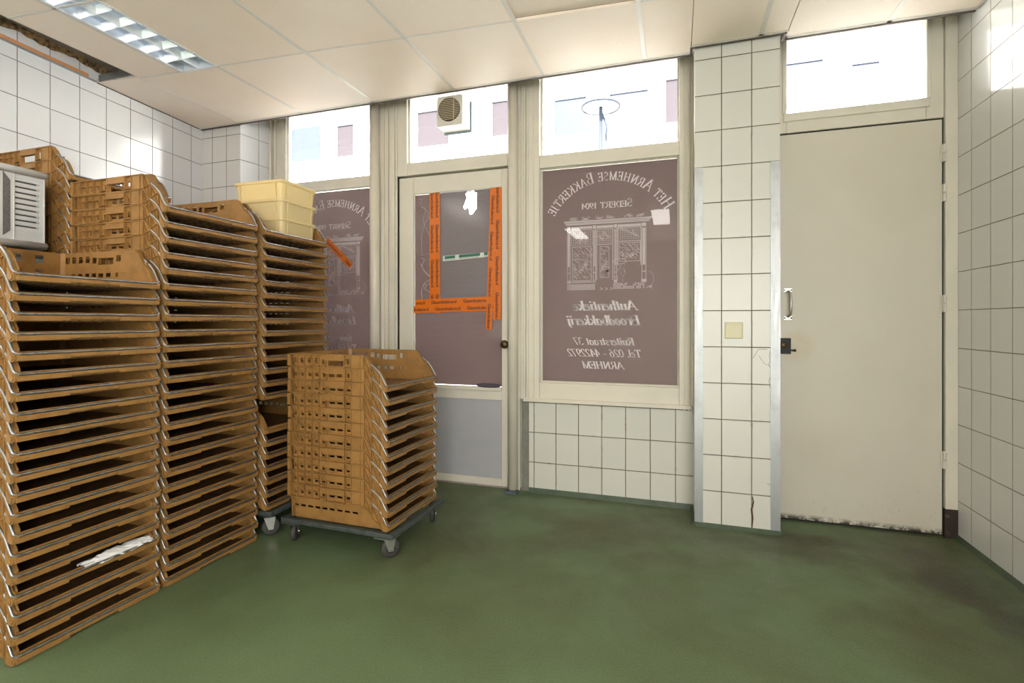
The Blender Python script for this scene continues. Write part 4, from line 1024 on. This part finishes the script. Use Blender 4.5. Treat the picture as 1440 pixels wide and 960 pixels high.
# ------------------------------------------------------------------ dollies
def dolly(x, y, rz, label, dz=0):
    o = empty('crate_dolly', (x, y, 0), rz, label=label, cat='dolly')
    X, Y = .335, .262; z = .128 + dz
    f = MB()
    f.box(-X, X, -Y, -Y + .03, z - .022, z).box(-X, X, Y - .03, Y, z - .022, z).box(-X, -X + .03, -Y + .03, Y - .03, z - .022, z).box(X - .03, X, -Y + .03, Y - .03, z - .022, z)
    f.box(-X + .03, X - .03, -.02, .02, z - .018, z - .001)
    f.build('deck_frame', M['dolly'], o, bevel=.004)
    for sx_ in (-1, 1):
        for sy in (-1, 1):
            cx, cy = sx_ * (X - .055), sy * (Y - .035)
            MB().box(cx - .05, cx + .05, cy - .04, cy + .04, z - .027, z - .0225).build('caster_plate', M['zinc'], o, bevel=.001)
            a = R(35 * sx_ * sy + 80); d = Vector((math.cos(a), math.sin(a), 0)); nn = Vector((-d.y, d.x, 0)); ct = Vector((cx, cy, .046)) + d * .016
            wh = MB().lathe([(.012, -.013), (.034, -.013), (.044, -.010), (.046, 0), (.044, .010), (.034, .013), (.012, .013), (.012, -.013)], (0, 0, 0), 1, 24)
            mt = Matrix.Translation(ct) @ Matrix.Rotation(math.atan2(d.y, d.x), 4, 'Z'); wh.xf(mt)
            w_ = wh.build('wheel', M['rubber'], o, smooth=True)
            MB().lathe([(.0, -.015), (.022, -.0145), (.024, -.012), (.024, .012), (.022, .0145), (0, .015)], (0, 0, 0), 1, 16).xf(mt).build('wheel_hub', M['hub'], w_)
            fk = MB()
            for s_ in (-1, 1):
                fk.hexa([(-.034, s_ * .017, .054), (.022, s_ * .017, .054), (.022, s_ * .019, .054), (-.034, s_ * .019, .054)], [(-.012, s_ * .017, -.012), (.012, s_ * .017, -.012), (.012, s_ * .019, -.012), (-.012, s_ * .019, -.012)])
            fk.box(-.034, .022, -.019, .019, .050, .0545).tube([(0, -.022, 0), (0, .022, 0)], .005, 8).xf(mt).build('caster_fork', M['zinc'], o)
    return o
dolly(-1.600, 2.372, R(-1.5), 'grey steel dolly on four casters under the free-standing crate stack')
dolly(-2.35, 2.392, 0, 'dark dolly under the far stack of the row, its caster just showing', dz=.012)

# ------------------------------------------------------------------ cream tubs on the far stack
def tub():
    mb = MB(); X, Y, Hh = .172, .148, .125; r = .03; t = .0025
    def ring(x, y, z, rr_):
        p = []
        for cx, cy, a0 in ((x - rr_, y - rr_, 0), (-x + rr_, y - rr_, 90), (-x + rr_, -y + rr_, 180), (x - rr_, -y + rr_, 270)):
            for k in range(5): a = R(a0 + 22.5 * k); p.append((cx + rr_ * math.cos(a), cy + rr_ * math.sin(a), z))
        return p
    prof = [(X - .016, Y - .016, 0, r), (X - .012, Y - .012, .004, r), (X - .004, Y - .004, Hh - .016, r), (X + .004, Y + .004, Hh - .015, r), (X + .006, Y + .006, Hh - .002, r), (X + .003, Y + .003, Hh, r),
            (X - .004, Y - .004, Hh - .002, r), (X - .007, Y - .007, Hh - .016, r), (X - .015, Y - .015, .007, r)]
    rings = [ring(*p) for p in prof]; n = len(rings[0]); k0 = 0
    for q in rings: mb.v += q
    for i in range(len(rings) - 1):
        for j in range(n): mb.f.append((i * n + j, i * n + (j + 1) % n, (i + 1) * n + (j + 1) % n, (i + 1) * n + j))
    mb.f.append(tuple(range(n - 1, -1, -1))); mb.f.append(tuple((len(rings) - 1) * n + j for j in range(n)))
    rbs = []
    for sx_ in (-1, 1):
        for sy in (-1, 1):
            rb = MB(); rbs.append(rb)
            for (ax, bx) in ((.045, .049),):
                rb.hexa([(sx_ * (X - ax), sy * (Y - .013), .006), (sx_ * (X - bx), sy * (Y - .013), .006), (sx_ * (X - bx), sy * (Y - .007), .006), (sx_ * (X - ax), sy * (Y - .007), .006)],
                        [(sx_ * (X - ax), sy * (Y - .005), .11), (sx_ * (X - bx), sy * (Y - .005), .11), (sx_ * (X - bx), sy * (Y + .004), .11), (sx_ * (X - ax), sy * (Y + .004), .11)])
                rb.hexa([(sx_ * (X - .013), sy * (Y - ax), .006), (sx_ * (X - .013), sy * (Y - bx), .006), (sx_ * (X - .007), sy * (Y - bx), .006), (sx_ * (X - .007), sy * (Y - ax), .006)],
                        [(sx_ * (X - .005), sy * (Y - ax), .11), (sx_ * (X - .005), sy * (Y - bx), .11), (sx_ * (X + .004), sy * (Y - bx), .11), (sx_ * (X + .004), sy * (Y - ax), .11)])
    return mb, rbs
a, b = tub(); T0 = empty('plastic_tub', (0, 0, 0))
tm = a.build('tub_body', M['cream_tub'], T0, smooth=False); [q.build('corner_rib', M['cream_tub'], T0) for q in b]
lab = ['lowest of the three cream plastic tubs, sunk in the top crate of the far stack', 'middle one of the three cream plastic tubs stacked on the far crates', 'topmost of the three cream plastic tubs, open and empty']
tp = list(T0.children)
for k in range(3):
    if k == 0: c = T0
    else:
        c = T0.copy(); C.objects.link(c)
        for ch in tp: d = ch.copy(); C.objects.link(d); d.parent = c
    c.location = (-2.278, 2.452, .724 + 13 * PITCH + .0085 + k * .107); c.rotation_euler = (0, 0, R(1))
    c['label'] = lab[k]; c['category'] = 'tub'; c['group'] = 'cream tubs on the far crates'

# ------------------------------------------------------------------ light grey vented bins behind the front stack
def grey_bin():
    o = empty('grey_bin', (0, 0, 0)); X, Y, Hh = .19, .30, .352
    b = MB(); t = .004
    b.box(-X, X, -Y, Y, .0, .006).box(-X, -X + t, -Y, Y, 0, Hh).box(-X, X, -Y, -Y + t, 0, Hh).box(-X, X, Y - t, Y, 0, Hh)
    # front (+x) wall as a frame round the vented panels
    xs_ = [-Y, -.285, -.03, .0, .030, .285, Y] ; zs_ = [0, .04, .08] + [.08 + .0245 * k for k in range(1, 11)] + [Hh]
    x1 = X
    b.box(x1 - t, x1, -Y, Y, 0, .075)
    b.box(x1 - t, x1, -Y, Y, .305, Hh)
    vents = [(-.278, -.188), (-.125, -.035), (.035, .125), (.188, .278)]
    for a0, a1 in ((-Y, -.278), (-.188, -.125), (-.035, .035), (.125, .188), (.278, Y)): b.box(x1 - t, x1, a0, a1, .07, .31)
    z = .075
    for k in range(9):
        for a0, a1 in vents: b.box(x1 - t - .002, x1 - .002, a0, a1, z, z + .0175)
        z += .0245
    for a0, a1 in vents: b.box(x1 - t - .002, x1 - .002, a0, a1, z, .31)
    for a0 in (-Y, -.184, -.129, -.031, .027, .125, .180, Y - .008): b.box(x1 - .002, x1 + .005, a0, a0 + .004, .03, .33)
    b.build('bin_body', M['grey_box'], o, bevel=.0015)
    r = MB()
    r.tube([(X + .004, -Y, Hh - .012), (X + .004, Y, Hh - .012)], .016, 12).tube([(-X - .004, -Y, Hh - .012), (-X - .004, Y, Hh - .012)], .016, 12).tube([(X + .004, -Y, .016), (X + .004, Y, .016)], .0155, 12).tube([(-X, -Y, Hh - .012), (X, -Y, Hh - .012)], .014, 10).tube([(-X, Y, Hh - .012), (X, Y, Hh - .012)], .014, 10)
    r.build('rolled_rim', M['grey_box'], o, smooth=True)
    for yc in (-.157, 0, .157):
        s_ = MB(); s_.prism([(yc - .013, .045), (yc + .013, .070), (yc + .013, .290), (yc - .013, .325)], 0, X - .006, X + .0015); s_.build('dark_inset', M['mesh_dark'], o, label='dark perforated upright inset')
    MB().box(X - .012, X - .010, -.27, .27, .07, .31).build('slot_backing', M['slot'], o)
    return o
gb = grey_bin(); gparts = list(gb.children)
for k in range(5):
    if k == 0: c = gb
    else:
        c = gb.copy(); C.objects.link(c)
        for ch in gparts: d = ch.copy(); C.objects.link(d); d.parent = c
    c.location = (-2.965, 1.262, .008 + k * .3655)
    c['label'] = ['light grey vented plastic bin, lowest of its pile behind the front crate stack', 'light grey vented bin, second from the floor in its pile', 'light grey vented bin, middle one of its pile', 'light grey vented bin seen through the holes of the front stack, under the topmost bin', 'light grey vented plastic bin with dark inset, topmost, above the front crate stack'][k]
    c['category'] = 'bin'; c['group'] = 'grey bins behind the front crate stack'

# crumpled film between two crates of the front stack, scraps
cp = MB(); rp = random.Random(9); nu, nv = 14, 8
for i in range(nu + 1):
    for j in range(nv + 1):
        t = i / nu; s_ = j / nv - .5; w = .020 + .022 * math.sin(t * 3.0)
        cp.v.append((s_ * .05 + rp.uniform(-.006, .006), -.13 + .26 * t, .012 + w * math.cos(s_ * 3.1) * .6 + rp.uniform(-.005, .005)))
for i in range(nu):
    for j in range(nv): a = i * (nv + 1) + j; cp.f.append((a, a + 1, a + nv + 2, a + nv + 1))
o = cp.build('plastic_scrap', M['paper'], label='crumpled white plastic film wedged in the lower front stack', cat='plastic scrap'); o.location = (-2.100, 1.425, .207 + .008); m_ = o.modifiers.new('s', 'SOLIDIFY'); m_.thickness = .0008

# ------------------------------------------------------------------ outside: street, facade opposite, street lamp
MB().box(-25, 25, 3.9, 30, -.25, -.15).build('street_ground', M['asphalt'], kind=S)
MB().box(-3.75, -3.23, 3.25, 3.41, 0, 2.95).build('wall_outer', M['plaster'], kind=S)
fc = empty('facade_house', (-2, 11, -.15), label='bright pale rendered house front across the street', cat='building')
fi = Matrix.Translation((2, -11, .15))
fb = MB(); wins = [(-9.75, -8.8, 5.35, 6.5), (-8.3, -7.8, 5.35, 6.3), (-5.98, -5.15, 5.35, 6.35), (-4.05, -3.15, 5.40, 6.35), (-2.56, -1.85, 5.25, 6.19), (-1.35, -.55, 5.25, 6.16), (-.2, .5, 5.25, 6.3), (2.05, 2.68, 5.25, 6.28), (3.15, 3.6, 5.25, 6.1), (-12.5, -11.6, 5.3, 6.5), (5.2, 6.0, 5.25, 6.3), (7.4, 8.2, 5.25, 6.3)]
for x0 in range(-14, 12, 2):
    if all(not (w[0] < x0 + 1.7 and w[1] > x0) for w in ()): pass
fb.box(-16, 12, 11.05, 11.4, -.15, 9.5)
fb.xf(fi).build('facade_wall', M['facade'], fc)
for k, (a, b, c_, d_) in enumerate(wins):
    fr = MB(); fr.box(a - .08, b + .08, 11.0, 11.05, d_, d_ + .08).box(a - .08, a, 11.0, 11.05, c_, d_).box(b, b + .08, 11.0, 11.05, c_, d_).box(a - .12, b + .12, 10.95, 11.05, c_ - .09, c_)
    fr.xf(fi).build('facade_window', M['fac_white'], fc)
    o_ = fc.children[-1]
    pn = MB(); pn.box(a, b, 11.03, 11.048, c_, d_ - (0 if k in (0, 2, 3) else 0)).xf(fi).build('pane', M['fac_glass'] if k in (0, 4, 5, 7, 8) else M['curtain'], o_)
    MB().box(a, b, 11.0, 11.04, d_ - .14, d_).xf(fi).build('blind_slat', M['fac_trim'], o_)
SLp = empty('street_lamp', (-.84, 6, -.15), label='grey street lamp with a round flat head outside the large window', cat='street lamp')
MB().tube([(0, 0, 0), (0, 0, 3.2), (0, 0, 3.82)], [.05, .03, .022], 12).build('lamp_post', M['lamp_steel'], SLp, smooth=True)
MB().tube([(.06, 0, 3.4), (.07, 0, 3.6), (.0, 0, 3.78)], [.01, .02, .012], 8).build('lamp_bracket', M['lamp_steel'], SLp, smooth=True)
rg = []
for k in range(32): a = 2 * math.pi * k / 32; rg.append((.22 * math.cos(a), .22 * math.sin(a), 3.82))
MB().tube(rg, .013, 8, closed=True).build('lamp_ring', M['lamp_steel'], SLp, smooth=True)
MB().lathe([(0, 3.835), (.10, 3.83), (.215, 3.822), (.21, 3.815), (0, 3.82)], (0, 0, 0), 2, 32).build('lamp_disc', mat('frosted lamp disc', (.7, .75, .8), .4), SLp, smooth=True)
# unseen luminaires added behind the viewer to carry the fill lights
louvre_lamp((-.2, -.45, ZC - .001), 1.1, 10, 'added recessed louvre fill lamp out of view behind the viewer, nearer the middle')
louvre_lamp((-1.6, -1.45, ZC - .001), 1.1, 10, 'added recessed louvre fill lamp out of view, at the back of the room')
